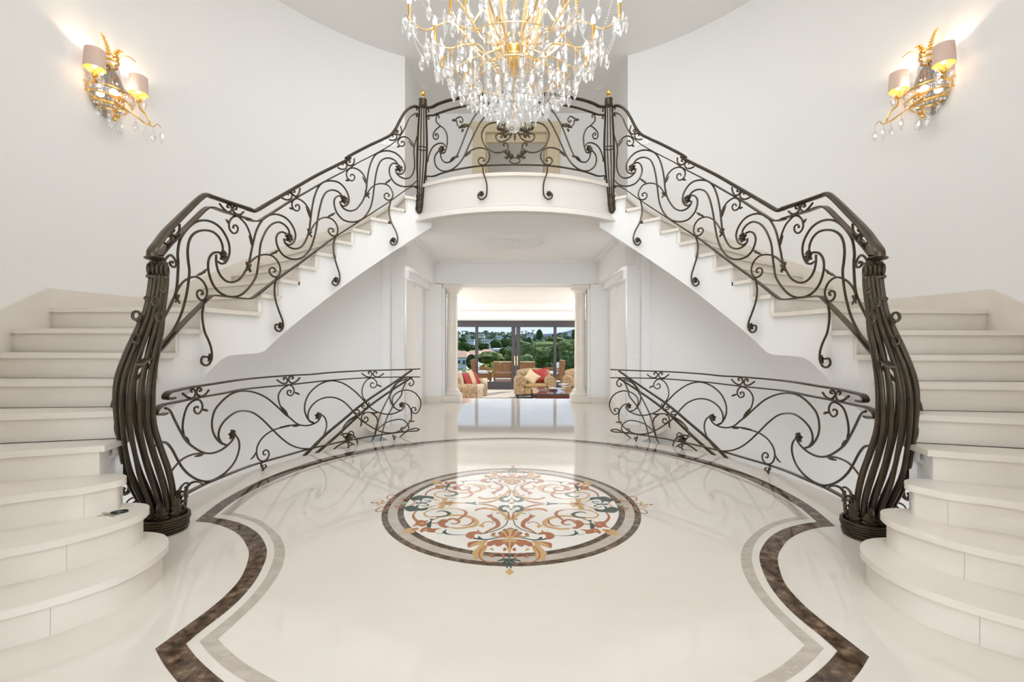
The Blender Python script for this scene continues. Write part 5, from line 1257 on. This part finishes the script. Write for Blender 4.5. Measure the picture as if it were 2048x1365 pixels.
def armchair(name, label, x, y, rz):
    t = thing(name, label, 'armchair', 'rolled arm chairs'); T = Matrix.Translation((x, y, ZS)) @ Matrix.Rotation(rz, 4, 'Z'); f = lambda mb, nm, m: mb.obj(nm, m, t)
    for s in (-1, 1): scroll_arm(T @ Matrix.Translation((s * 0.46, -0.02, 0.16)) @ Matrix.Diagonal((s, 1, 1, 1)), 0.30, 0.86, 0.54, FABL if True else FABW, FABP, t, 0.165)
    b = MB(); b.rbox(-0.36, 0.36, -0.42, 0.40, 0.15, 0.36, 0.02, T); f(b, 'seat_base', FABP)
    b = MB(); b.rbox(-0.34, 0.34, -0.46, 0.30, 0.36, 0.47, 0.04, T); f(b, 'seat_cushion', FABP)
    b = MB(); n = 14; prof = [(-0.10, 0.16), (-0.12, 0.55), (-0.10, 0.72)] + [(0.02 + 0.12 * cos(a), 0.78 + 0.12 * sin(a)) for a in [pi - pi * i / 8 for i in range(9)]] + [(0.14, 0.6), (0.12, 0.16)]
    k = len(prof); vs = []
    for i in range(n + 1):
        q = 2 * i / n - 1; sc = 1 - 0.10 * abs(q) ** 3
        vs += [T @ Vector((q * 0.52, 0.30 + p * 1.0, 0.16 + (z - 0.16) * sc)) for p, z in prof]
    b.add(vs, [(i * k + j, i * k + (j + 1) % k, (i + 1) * k + (j + 1) % k, (i + 1) * k + j) for i in range(n) for j in range(k)] + [tuple(range(k)), tuple(n * k + j for j in range(k))[::-1]]); back = f(b, 'backrest', FABL)
    for i in range(5):
        for j in range(3):
            if True:
                p = T @ Vector((-0.32 + 0.16 * i + 0.08 * (j % 2), 0.176, 0.52 + 0.11 * j)); bb = MB(); bb.ball(p, 0.016, 6, 4); bb.obj('tuft_button', FABP, back)
    b = MB(); b.rbox(-0.60, 0.60, -0.44, 0.40, 0.115, 0.16, 0.008, T); f(b, 'plinth_rail', DARKW)
    for sx in (-1, 1):
        for sy in (-0.40, 0.36):
            b = MB(); b.lathe([(0.0, 0.0), (0.022, 0.0), (0.045, 0.12), (0.0, 0.12)], Vector((0, 0, 0)), 8, T @ Matrix.Translation((sx * 0.54, sy, 0))); f(b, 'leg', DARKW)
    rebase(t, (x, y, ZS)); return T
TA = armchair('armchair', 'tufted gold armchair with red and cream cushions behind the coffee table', 0.55, 14.0, radians(4))
armchair('armchair', 'tufted gold armchair partly hidden behind the right column', 2.03, 14.0, radians(-4))
cushion('cushion', 'cream silk cushion leaning in the gold armchair', CREAMC, TA @ Matrix.Translation((-0.10, -0.17, 0.64)) @ Matrix.Rotation(radians(38), 4, 'Y') @ Matrix.Rotation(radians(-18), 4, 'X'), 0.40)
cushion('cushion', 'red silk cushion standing in the gold armchair', REDC, TA @ Matrix.Translation((0.20, 0.0, 0.68)) @ Matrix.Rotation(radians(-8), 4, 'Y') @ Matrix.Rotation(radians(-14), 4, 'X'), 0.44)
# sofa on the left, seen from its end
so = thing('sofa', 'beige damask sofa behind the left column, facing right', 'sofa')
T = Matrix.Translation((-1.43, 12.6, ZS))
b = MB(); b.rbox(-0.50, 0.46, -0.95, 0.95, 0.12, 0.36, 0.03, T); b.obj('seat_base', FABL, so)
b = MB(); b.rbox(-0.50, -0.22, -1.0, 1.0, 0.12, 0.86, 0.08, T); b.obj('backrest', FABW, so)
for i in range(2):
    b = MB(); b.rbox(-0.22, 0.50, -0.72 + 0.72 * i, -0.01 + 0.72 * i, 0.36, 0.50, 0.04, T); b.obj('seat_cushion', FABW, so)
for y in (-0.88, 0.88):
    b = MB(); n = 16; 
    prof = [(-0.13, 0.12), (-0.13, 0.45)] + [(0.0 + 0.155 * cos(a), 0.50 + 0.15 * sin(a)) for a in [pi - pi * i / 10 for i in range(11)]] + [(0.13, 0.45), (0.13, 0.12)]
    k = len(prof); vs = [T @ Vector((x, y + p, z)) for x in (-0.50, 0.44) for p, z in prof]
    b.add(vs, [(j, (j + 1) % k, k + (j + 1) % k, k + j) for j in range(k)] + [tuple(range(k)), tuple(range(k, 2 * k))[::-1]]); a_ = b.obj('arm', FABL, so)
    b = MB(); vs = [T @ Vector((x, y + p * 1.03, z * 1.0)) for x in (0.44, 0.56) for p, z in prof]
    b.add(vs, [(j, (j + 1) % k, k + (j + 1) % k, k + j) for j in range(k)] + [tuple(range(k)), tuple(range(k, 2 * k))[::-1]]); b.obj('arm_front', FABW, a_)
for sx in (-0.44, 0.4):
    for sy in (-0.85, 0.85):
        b = MB(); b.lathe([(0.0, 0.0), (0.025, 0.0), (0.04, 0.12), (0.0, 0.12)], Vector((0, 0, 0)), 8, T @ Matrix.Translation((sx, sy, 0))); b.obj('leg', DARKW, so)
rebase(so, (-1.43, 12.6, ZS))
RX = lambda d: Matrix.Rotation(radians(d), 4, 'Z')
cushion('cushion', 'front red silk cushion leaning on the left sofa', REDC, T @ Matrix.Translation((0.10, -0.35, 0.70)) @ RX(78) @ Matrix.Rotation(radians(-22), 4, 'X'), 0.42)
cushion('cushion', 'cream cushion between the two red cushions on the sofa', CREAMC, T @ Matrix.Translation((0.17, 0.02, 0.72)) @ RX(80) @ Matrix.Rotation(radians(-20), 4, 'X'), 0.46)
cushion('cushion', 'rear red silk cushion by the far arm of the sofa', REDC, T @ Matrix.Translation((0.26, 0.34, 0.68)) @ RX(82) @ Matrix.Rotation(radians(-26), 4, 'X'), 0.40)
cushion('cushion', 'white cushion against the back of the left sofa', FABW, T @ Matrix.Translation((-0.06, -0.5, 0.74)) @ RX(84) @ Matrix.Rotation(radians(-14), 4, 'X'), 0.44)
cushion('cushion', 'gold velvet cushion half hidden by the left column', FABP, T @ Matrix.Translation((-0.10, -0.66, 0.66)) @ RX(88) @ Matrix.Rotation(radians(-10), 4, 'X'), 0.36)
# coffee table
ct = thing('coffee_table', 'low mahogany coffee table with glossy top in front of the armchairs', 'coffee table')
b = MB(); b.rbox(0.43, 1.98, 11.35, 12.75, -0.075, -0.03, 0.008); b.obj('table_top', mat('polished_tabletop', (0.05, 0.028, 0.035), 0.05, coat=0.5), ct)
b = MB(); b.rbox(0.49, 1.92, 11.41, 12.69, -0.26, -0.075, 0.006); b.obj('apron', MAHOG, ct)
for x in (0.46, 1.95):
    for y in (11.38, 12.72):
        b = MB(); b.rbox(x - 0.045, x + 0.045, y - 0.045, y + 0.045, ZS, -0.075, 0.006); b.obj('leg', DARKW, ct)
        b = MB(); b.lathe([(0.0, 0.012), (0.022, 0.010), (0.028, 0.0), (0.0, 0.0)], Vector((x, y - 0.045, -0.16)), 14, Matrix.Rotation(radians(90), 4, 'X')); b.obj('gilt_rosette', GOLD, ct)
rebase(ct, (1.26, 12.05, ZS))
bw = thing('glass_bowl', 'cut glass footed bowl standing on the coffee table', 'bowl')
b = MB(); b.lathe([(0.0, 0.0), (0.06, 0.002), (0.05, 0.015), (0.015, 0.03), (0.02, 0.06), (0.09, 0.09), (0.16, 0.15), (0.165, 0.155), (0.155, 0.152), (0.085, 0.10), (0.0, 0.07)], Vector((1.28, 12.25, -0.03)), 20); b.obj('bowl', CRYSTAL, bw)
b = MB(); b.lathe([(0.07, -0.0), (0.075, 0.0), (0.078, 0.012), (0.06, 0.02)], Vector((1.28, 12.25, -0.03)), 20); b.obj('gilt_foot', GOLD, bw); rebase(bw, (1.28, 12.25, -0.03))
di = thing('ashtray', 'small white dish on a dark box on the coffee table', 'dish')
b = MB(); b.rbox(0.86, 1.10, 12.0, 12.2, -0.03, -0.005, 0.004); b.obj('box', MAHOG, di)
b = MB(); b.lathe([(0.0, 0.0), (0.06, 0.0), (0.10, 0.03), (0.105, 0.032), (0.06, 0.012), (0.0, 0.01)], Vector((0.98, 12.1, -0.005)), 16); b.obj('dish', WHITE, di); rebase(di, (0.98, 12.1, -0.03))
for i, (x, y, a) in enumerate(((0.74, 12.2, 0.2), (0.72, 11.85, -0.3))):
    o = MB(); o.rbox(-0.10, 0.10, -0.14, 0.14, 0, 0.012, 0.003, Matrix.Translation((x, y, -0.03)) @ Matrix.Rotation(a, 4, 'Z')); o = o.obj('magazine', mat('magazine_%d' % i, (0.10, 0.05, 0.05) if i else (0.16, 0.09, 0.06), 0.3)); tag(o, ('dark magazine lying near the far corner of the coffee table', 'dark magazine lying near the front corner of the coffee table')[i], 'magazine')
# dark console seen between jamb and left column
cs = thing('console_table', 'dark console table with ornaments seen left of the left column', 'console')
b = MB(); b.rbox(-2.75, -2.05, 13.2, 13.6, 0.22, 0.27, 0.006); b.obj('top', DARKW, cs)
for x in (-2.70, -2.10):
    for y in (13.24, 13.56):
        b = MB(); b.rbox(x - 0.025, x + 0.025, y - 0.025, y + 0.025, ZS, 0.22, 0.004); b.obj('leg', DARKW, cs)
b = MB(); b.rbox(-2.72, -2.08, 13.22, 13.58, -0.40, -0.10, 0.006); b.obj('shelf_box', DARKW, cs); rebase(cs, (-2.4, 13.4, ZS))
for i, (x, h, m) in enumerate(((-2.16, 0.40, DARKW), (-2.06 - 0.2, 0.26, WHITE))):
    t = thing('vase', ('tall dark vase on the console left of the column', 'short white vase on the console left of the column')[i], 'vase'); b = MB(); b.lathe([(0, 0), (0.05, 0), (0.09, h * 0.4), (0.05, h * 0.75), (0.035, h * 0.85), (0.06, h), (0.0, h)], Vector((x, 13.38, 0.27)), 14); b.obj('body', m, t)
    b = MB(); b.lathe([(0.036, h * 0.82), (0.044, h * 0.85), (0.036, h * 0.88)], Vector((x, 13.38, 0.27)), 14); b.obj('neck_band', GOLD, t); rebase(t, (x, 13.38, 0.27))

# ------------------------------------------------------------------ terrace
TERR = mat('terrace_paving', (0.72, 0.68, 0.62), 0.7)
b = MB(); b.box(-12, 12, YWIN + 0.2, 21.5, ZS - 0.25, ZS - 0.02); struct(b.obj('floor_terrace', TERR))
b = MB(); b.box(-12, 12, 21.5, 21.62, ZS - 0.3, ZS + 0.06); struct(b.obj('trim_terrace_edge', mat('terracotta_edge', (0.55, 0.22, 0.06), 0.7)))
WICK = mat('wicker_weave', (0.20, 0.075, 0.022), 0.6, var=[(0.34, 0.14, 0.045)], scale=34, detail=2, ramp=(0.42, 0.6), bump=0.6, bscale=70)
WSEAT = mat('white_seat_pad', (0.82, 0.80, 0.76), 0.8)
def weave(b, x0, x1, z0, z1, y, dx, dz, T=Matrix.Identity(4), t=0.012):
    n = int((x1 - x0) / dx)
    for i in range(n + 1): b.box(x0 + i * dx - 0.006, x0 + i * dx + 0.006, y - t, y + t, z0, z1, T)
    m = int((z1 - z0) / dz)
    for j in range(m + 1): b.box(x0, x1, y - t * 0.6, y + t * 0.6, z0 + j * dz - dz * 0.42, z0 + j * dz + dz * 0.42, T)
ws = thing('wicker_sofa', 'brown wicker terrace sofa seen from behind through the glass', 'sofa')
Y0 = 18.5
for i, (x0, x1) in enumerate(((-0.92, -0.13), (-0.10, 0.72))):
    b = MB(); weave(b, x0, x1, -0.25, 0.36, Y0, 0.045, 0.028); w_ = b.obj('woven_back', WICK, ws); w_['kind'] = 'stuff'
b = MB(); weave(b, -0.92, 0.72, ZS + 0.02, -0.30, Y0, 0.045, 0.03); w_ = b.obj('woven_skirt', WICK, ws); w_['kind'] = 'stuff'
for x in (-0.93, -0.115, 0.73):
    b = MB(); b.tube([Vector((x, Y0, ZS)), Vector((x, Y0, 0.40))], 0.025, 8); b.obj('post', WICK, ws)
b = MB(); b.tube([Vector((-0.95, Y0, 0.40)), Vector((0.75, Y0, 0.40))], 0.026, 8); b.obj('top_roll', mat('sunlit_wicker', (0.62, 0.42, 0.24), 0.5), ws)  # wicker's top edge: sunlight put into the paler colour
b = MB(); b.rbox(-0.93, 0.73, Y0 + 0.03, Y0 + 0.7, -0.28, -0.05, 0.03); b.obj('seat', WSEAT, ws)
for x in (-0.93, 0.73):
    b = MB(); b.tube(spline([Vector((x, Y0, 0.18)), Vector((x, Y0 + 0.4, 0.18)), Vector((x, Y0 + 0.72, 0.14)), Vector((x, Y0 + 0.75, ZS))], 5), 0.028, 8); b.obj('arm', WICK, ws)
rebase(ws, (-0.1, Y0, ZS))
def wicker_chair(label, x, y, s):
    t = thing('wicker_armchair', label, 'armchair', 'wicker armchairs'); T = Matrix.Translation((x, y, ZS)) @ Matrix.Diagonal((s, 1, 1, 1))
    # side view: high winged back at -x, seat towards +x
    side = [(-0.42, 0.92), (-0.22, 0.94), (-0.16, 0.62), (-0.12, 0.40), (-0.22, 0.05), (-0.30, 0.05)]
    b = MB(); k = len(side); vs = [T @ Vector((p, yy, z)) for yy in (-0.34, 0.34) for p, z in side]
    b.add(vs, [(j, (j + 1) % k, k + (j + 1) % k, k + j) for j in range(k)] + [tuple(range(k)), tuple(range(k, 2 * k))[::-1]]); b.obj('winged_back', WICK, t)
    b = MB(); b.rbox(-0.22, 0.40, -0.30, 0.30, 0.10, 0.36, 0.02, T); b.obj('woven_base', WICK, t)
    b = MB(); b.rbox(-0.20, 0.44, -0.29, 0.29, 0.36, 0.46, 0.04, T); b.rbox(-0.20, -0.08, -0.28, 0.28, 0.46, 0.84, 0.05, T); b.obj('seat_pad', WSEAT, t)
    for yy in (-0.34, 0.34):
        for dz in (0.0, -0.07):
            b = MB(); b.tube([T @ p for p in spline([Vector((-0.2, yy, 0.60 + dz)), Vector((0.2, yy, 0.60 + dz)), Vector((0.38 + dz * 0.5, yy, 0.54 + dz)), Vector((0.43 + dz * 0.5, yy, 0.30)), Vector((0.43 + dz * 0.5, yy, 0.0))], 5)], 0.022, 7); b.obj('bent_arm', WICK, t)
        b = MB(); b.tube([T @ Vector((-0.28, yy, 0.1)), T @ Vector((-0.30, yy, 0.0))], 0.022, 7); b.obj('leg', WICK, t)
    rebase(t, (x, y, ZS))
wicker_chair('wicker wing armchair on the terrace left of the wicker sofa', -1.53, 19.2, 1)
wicker_chair('wicker wing armchair on the terrace right of the wicker sofa', 1.60, 19.0, -1)

# ------------------------------------------------------------------ garden and hills
def foliage(name, c1, c2): return mat(name, c1, 0.9, var=[c2], scale=2.2, detail=8, ramp=(0.40, 0.62), spec=0.1)
F_DARK = foliage('pine_needles', (0.020, 0.041, 0.010), (0.088, 0.136, 0.035)); F_MID = foliage('olive_leaves', (0.060, 0.085, 0.024), (0.208, 0.248, 0.080)); F_LIGHT = foliage('bright_leaves', (0.09, 0.13, 0.04), (0.27, 0.32, 0.11)); F_YEL = foliage('yellow_flowers', (0.204, 0.323, 0.034), (0.750, 0.750, 0.112))
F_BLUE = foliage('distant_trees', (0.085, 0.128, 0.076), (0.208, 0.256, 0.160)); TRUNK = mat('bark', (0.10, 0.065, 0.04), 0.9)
def blob(b, c, rx, ry, rz, seed, seg=14, rings=9, amp=0.28, fr=2.2):
    vs = []
    for i in range(seg):
        for j in range(rings + 1):
            ph = pi * j / rings; d = Vector((sin(ph) * cos(2 * pi * i / seg), sin(ph) * sin(2 * pi * i / seg), -cos(ph)))
            k = 1 + amp * noise.noise(d * fr + Vector((seed, seed * 0.7, 0))) + amp * 0.6 * noise.noise(d * fr * 3.1 + Vector((0, seed, 3)))
            vs.append(Vector(c) + Vector((d.x * rx * k, d.y * ry * k, d.z * rz * k)))
    b.add(vs, [(i * (rings + 1) + j, ((i + 1) % seg) * (rings + 1) + j, ((i + 1) % seg) * (rings + 1) + j + 1, i * (rings + 1) + j + 1) for i in range(seg) for j in range(rings)])
def tree(u, v, wpx, hpx, D, m, name, label, flat=False, trunk=True, seed=None):
    t = thing(name, label, 'tree', 'trees below the terrace'); c = on_y(u, v, D); rx = wpx / 2 * D / FPX; rz = hpx / 2 * D / FPX; sd = seed or random.uniform(0, 50); rnd = random.Random(sd)
    b = MB(); blob(b, c, rx * 0.85, rx * 0.8, rz * 0.85, sd)
    for i in range(16):
        a = rnd.uniform(0, 6.28); q = rnd.uniform(0.3, 0.75); h = rnd.uniform(-0.5, 0.75)
        k = sqrt(max(0.1, 1 - h * h)); blob(b, c + Vector((cos(a) * rx * q * k, sin(a) * rx * q * k, h * rz * 0.8)), rx * rnd.uniform(0.2, 0.36), rx * 0.3, rz * rnd.uniform(0.22, 0.36), sd + i, 10, 6, 0.4)
    b.obj('crown', m, t)
    L = max(3.0, rz * 2.2); b = MB(); b.tube([c - Vector((0, 0, rz * 0.5)), c - Vector((0.1 * rx, 0, rz + L * 0.5)), c - Vector((0, 0, rz + L))], max(0.15, rx * 0.07), 7); b.obj('trunk', TRUNK, t)
    rebase(t, c - Vector((0, 0, rz + L)))
TR = [(929, 695, 27, 24, 90, F_DARK, 'pine_tree', 'rounded dark pine behind the white house, leftmost of the row'), (945, 699, 20, 14, 88, F_DARK, 'pine_tree', 'small dark pine just left of the first door stile'),
 (967, 694, 28, 17, 95, F_DARK, 'umbrella_pine', 'flat topped dark pine right of the first door stile'), (992, 690, 26, 24, 98, F_DARK, 'pine_tree', 'round dark pine above the brown tiled roof'), (1009, 687, 20, 19, 104, F_DARK, 'pine_tree', 'dark pine just left of the centre stiles'),
 (1005, 704, 17, 17, 80, F_DARK, 'pine_tree', 'low dark pine beside the white chimney house'), (980, 716, 64, 28, 48, F_MID, 'umbrella_pine', 'wide olive green umbrella pine just above the wicker sofa'), (942, 724, 24, 34, 44, F_DARK, 'cypress_shrub', 'dark tall shrub behind the left wicker armchair'), (1021, 712, 24, 34, 50, F_MID, 'olive_tree', 'mid green tree behind the centre stiles'),
 (1085, 696, 66, 30, 100, F_LIGHT, 'umbrella_pine', 'bright green wide umbrella pine in the right middle panes'), (1049, 705, 30, 40, 75, F_MID, 'olive_tree', 'olive green tree right of the centre stiles'), (1086, 712, 62, 40, 62, F_MID, 'olive_tree', 'broad olive tree below the bright umbrella pine'),
 (1134, 696, 48, 40, 90, F_LIGHT, 'leafy_tree', 'light green leafy tree in the rightmost pane, upper one'), (1136, 724, 50, 48, 60, F_MID, 'leafy_tree', 'grey green leafy tree in the rightmost pane, lower one'), (1110, 722, 28, 64, 40, F_DARK, 'cypress_tree', 'dark cypress behind the right wicker armchair'),
 (1149, 669, 14, 22, 200, F_DARK, 'pine_tree', 'tall dark pine beside the right column top'), (1079, 670, 15, 24, 210, F_DARK, 'pine_tree', 'tall dark pine on the skyline of the right middle pane'), (1053, 720, 34, 24, 46, F_LIGHT, 'shrub_tree', 'light green bushy tree behind the wicker sofa right half'),
 (1098, 735, 26, 22, 36, F_DARK, 'cypress_shrub', 'dark low shrub behind the gold armchair back'), (915, 690, 20, 16, 120, F_MID, 'olive_tree', 'pale olive tree at the left column edge'), (1030, 686, 40, 22, 120, F_MID, 'olive_tree', 'grey green tree crowd behind the centre stiles'), (1110, 680, 40, 14, 150, F_MID, 'olive_tree', 'olive tree on the slope above the right stile'), (1160, 705, 30, 60, 70, F_DARK, 'leafy_tree', 'dark leafy tree hidden mostly by the right column')]
for a in TR: tree(*a)
for i, (u, v, wd, h) in enumerate(((918, 742, 22, 26), (935, 748, 18, 20), (962, 743, 22, 24), (975, 740, 20, 26), (985, 746, 14, 18), (1140, 752, 20, 16))):
    t = thing('flowering_shrub', 'yellow flowering shrub at the terrace edge, %s' % ('leftmost beside the left column', 'second from the left column', 'just right of the first door stile', 'tallest behind the wicker armchair', 'smallest beside the wicker sofa', 'alone in the rightmost pane')[i], 'shrub', 'flowering shrubs'); c = on_y(u, v, 22.3); k = 22.3 / FPX
    b = MB(); rnd = random.Random(i)
    for j in range(46):
        p = c + Vector((rnd.gauss(0, 0.24) * wd * k, rnd.gauss(0, 0.2) * wd * k, rnd.uniform(-0.5, 0.5) * h * k)); a = rnd.uniform(0, 6.28); e = Vector((cos(a), sin(a), rnd.uniform(-0.2, 0.9))).normalized(); g = e.orthogonal().normalized(); L = 0.13
        b.add([p, p + e * L * 0.5 + g * 0.035, p + e * L, p + e * L * 0.5 - g * 0.035], [(0, 1, 2, 3)])
    b.obj('leaves', F_YEL, t, smooth=False); b = MB()
    for j in range(5): b.tube([c + Vector((0, 0, -0.6 * h * k)), c + Vector((rnd.uniform(-.3, .3) * wd * k, 0.05, 0.2 * h * k))], 0.008, 5)
    b.obj('stems', TRUNK, t); rebase(t, c - Vector((0, 0, 0.6 * h * k)))
ROOF = mat('clay_roof_tiles', (0.40, 0.23, 0.14), 0.8, var=[(0.52, 0.34, 0.23)], scale=3); HOUSE = mat('white_house_wall', (0.80, 0.81, 0.84), 0.8); HWIN = mat('dark_house_window', (0.10, 0.12, 0.15), 0.3)
def house(u, v, wpx, hpx, D, label, hip=True, nwin=2, roofpx=8):
    t = thing('house', label, 'house', 'houses on the hillside'); c = on_y(u, v, D); k = D / FPX; w2 = wpx / 2 * k; h = hpx * k; d2 = max(w2 * 0.6, 3.0); rh = roofpx * k
    b = MB(); b.box(c.x - w2, c.x + w2, c.y, c.y + 2 * d2, c.z - h / 2 - 2, c.z + h / 2); b.obj('walls', HOUSE, t)
    z = c.z + h / 2; e = 0.05 * w2 + 0.2
    if hip:
        b = MB(); A = [(c.x - w2 - e, c.y - e, z), (c.x + w2 + e, c.y - e, z), (c.x + w2 + e, c.y + 2 * d2 + e, z), (c.x - w2 - e, c.y + 2 * d2 + e, z), (c.x - w2 * 0.5, c.y + d2, z + rh), (c.x + w2 * 0.5, c.y + d2, z + rh)]
        b.add(A, [(0, 1, 5, 4), (1, 2, 5), (2, 3, 4, 5), (3, 0, 4), (3, 2, 1, 0)]); b.obj('roof', ROOF, t, smooth=False)
    else:
        b = MB(); b.box(c.x - w2 - e, c.x + w2 + e, c.y - e, c.y + 2 * d2, z, z + 0.05 * w2 + 0.25); b.obj('flat_roof', HOUSE, t)
    for i in range(nwin):
        x = c.x - w2 + 2 * w2 * (i + 0.5) / nwin; ww = 0.28 * 2 * w2 / nwin; f = MB(); f.box(x - ww * 1.15, x + ww * 1.15, c.y - 0.08, c.y, c.z - h * 0.12, c.z + h * 0.28); fo = f.obj('window', HOUSE, t)
        f = MB(); f.box(x - ww, x + ww, c.y - 0.10, c.y - 0.02, c.z - h * 0.09, c.z + h * 0.25); f.obj('pane', HWIN, fo)
    rebase(t, (c.x, c.y + d2, c.z - h / 2 - 2))
for a in ((918, 727, 30, 24, 62, 'white house with clay roof seen beside the left column', True, 3, 12), (945, 716, 30, 12, 70, 'low clay roofed wing behind the first door stile', True, 2, 8), (973, 707, 28, 5, 84, 'white villa with brown tiled roof above the wicker sofa', True, 3, 5), (994, 705, 13, 8, 86, 'white flat roofed house with a chimney block left of centre', False, 1, 2),
          (914, 673, 10, 5, 330, 'small white house on the far hill by the left column', False, 2), (940, 673, 8, 4, 350, 'small white house on the far hill left of the first stile', False, 2), (941, 683, 14, 6, 280, 'pale white villa on the hill behind the first stile', False, 3), (961, 672, 14, 5, 340, 'long white villa high on the hill right of the first stile', False, 3), (974, 684, 20, 6, 250, 'long low white villa midway up the hill', False, 4), (981, 689, 9, 7, 200, 'white gabled house under the long villa', False, 1), (997, 676, 11, 6, 320, 'white villa high on the hill above the pines', False, 2), (1010, 679, 16, 5, 290, 'white flat villa on the hill just left of the centre stiles', False, 3), (1060, 671, 12, 4, 330, 'pale villa on the hill right of the centre stiles', False, 2), (1098, 683, 18, 6, 260, 'rose tinted villa on the hill left of the right stile', True, 3, 3), (1143, 666, 12, 4, 360, 'white villa on the crest in the rightmost pane', False, 2)): house(*a)
# hillside and far mountain
HILL = mat('wooded_hillside', (0.05, 0.075, 0.025), 0.95, var=[(0.13, 0.15, 0.06), (0.22, 0.19, 0.11)], scale=0.05, detail=10, ramp=(0.38, 0.6), spec=0.1)
def ground(x, y):
    if y < 60: z = -0.8 - (y - 21.6) * 0.16
    elif y < 150: z = -6.9 - (y - 60) * 0.045
    else: z = -11 + (y - 150) * 0.047
    return z + 1.6 * noise.noise(Vector((x * 0.02, y * 0.02, 0))) * min(1, y / 120) + 2.2 * noise.noise(Vector((x * 0.006, 3, y * 0.006))) * min(1, y / 200)
b = MB(); ys = [21.6, 24, 28, 34, 42, 52, 64, 80, 100, 124, 150, 180, 210, 240, 270, 300, 330, 360, 390, 420]; n = 46; vs = []
for y in ys:
    for i in range(n + 1):
        x = (2 * i / n - 1) * (10 + y * 0.75); z = ground(x, y)
        vs.append((x, y, z))
b.add(vs, [(j * (n + 1) + i, j * (n + 1) + i + 1, (j + 1) * (n + 1) + i + 1, (j + 1) * (n + 1) + i) for j in range(len(ys) - 1) for i in range(n)]); hill = struct(b.obj('hillside', HILL))
rnd = random.Random(3)
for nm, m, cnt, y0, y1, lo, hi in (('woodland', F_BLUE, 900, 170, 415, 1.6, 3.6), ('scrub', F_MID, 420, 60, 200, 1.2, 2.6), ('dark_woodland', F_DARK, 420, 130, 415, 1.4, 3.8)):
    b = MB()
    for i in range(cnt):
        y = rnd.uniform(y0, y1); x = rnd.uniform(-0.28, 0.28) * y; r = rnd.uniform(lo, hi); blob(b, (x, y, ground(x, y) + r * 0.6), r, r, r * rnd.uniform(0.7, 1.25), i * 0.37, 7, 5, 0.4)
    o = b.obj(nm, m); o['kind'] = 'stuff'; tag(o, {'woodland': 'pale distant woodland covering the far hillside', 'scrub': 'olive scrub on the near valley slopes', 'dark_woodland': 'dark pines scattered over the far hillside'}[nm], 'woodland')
b = MB(); vs = []; N = 60
for i in range(N + 1):
    x = -700 + 1400 * i / N; h = 9 + 34 * math.exp(-((x - 260) / 120) ** 2) + 9 * math.exp(-((x + 30) / 160) ** 2) + 4 * noise.noise(Vector((x * 0.01, 0, 0)))
    vs += [(x, 1500, -30), (x, 1560, h)]
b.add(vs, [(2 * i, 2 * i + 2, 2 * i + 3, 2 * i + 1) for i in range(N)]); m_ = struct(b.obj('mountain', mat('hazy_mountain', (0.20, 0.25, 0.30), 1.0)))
for i, (u, v, h) in enumerate(((916, 667, 9), (925, 666, 8), (931, 666, 9), (934, 668, 7), (1044, 667, 10), (1052, 666, 9), (1066, 665, 11), (972, 666, 8))):
    t = thing('palm_tree', 'slender palm on the skyline, %s' % ('first from the left column', 'second from the left column', 'third from the left column', 'fourth from the left column', 'first right of the centre stiles', 'second right of the centre stiles', 'third right of the centre stiles', 'alone above the long white villas')[i], 'palm tree', 'skyline palms'); c = on_y(u, v - h * 0.3, 380); k = 380 / FPX
    b = MB(); b.tube([c, c - Vector((0, 0, h * k))], 0.35, 5); b.obj('trunk', TRUNK, t); b = MB()
    for j in range(11):
        a = 2 * pi * j / 11; e = Vector((cos(a), sin(a), 0)); b.add([c, c + e * 1.1 + Vector((-e.y * 0.3, e.x * 0.3, 0.5)), c + e * 2.0 + Vector((0, 0, -0.5)), c + e * 1.1 + Vector((e.y * 0.3, -e.x * 0.3, 0.5))], [(0, 1, 2, 3)])
    b.obj('fronds', F_DARK, t, smooth=False); rebase(t, c - Vector((0, 0, h * k)))
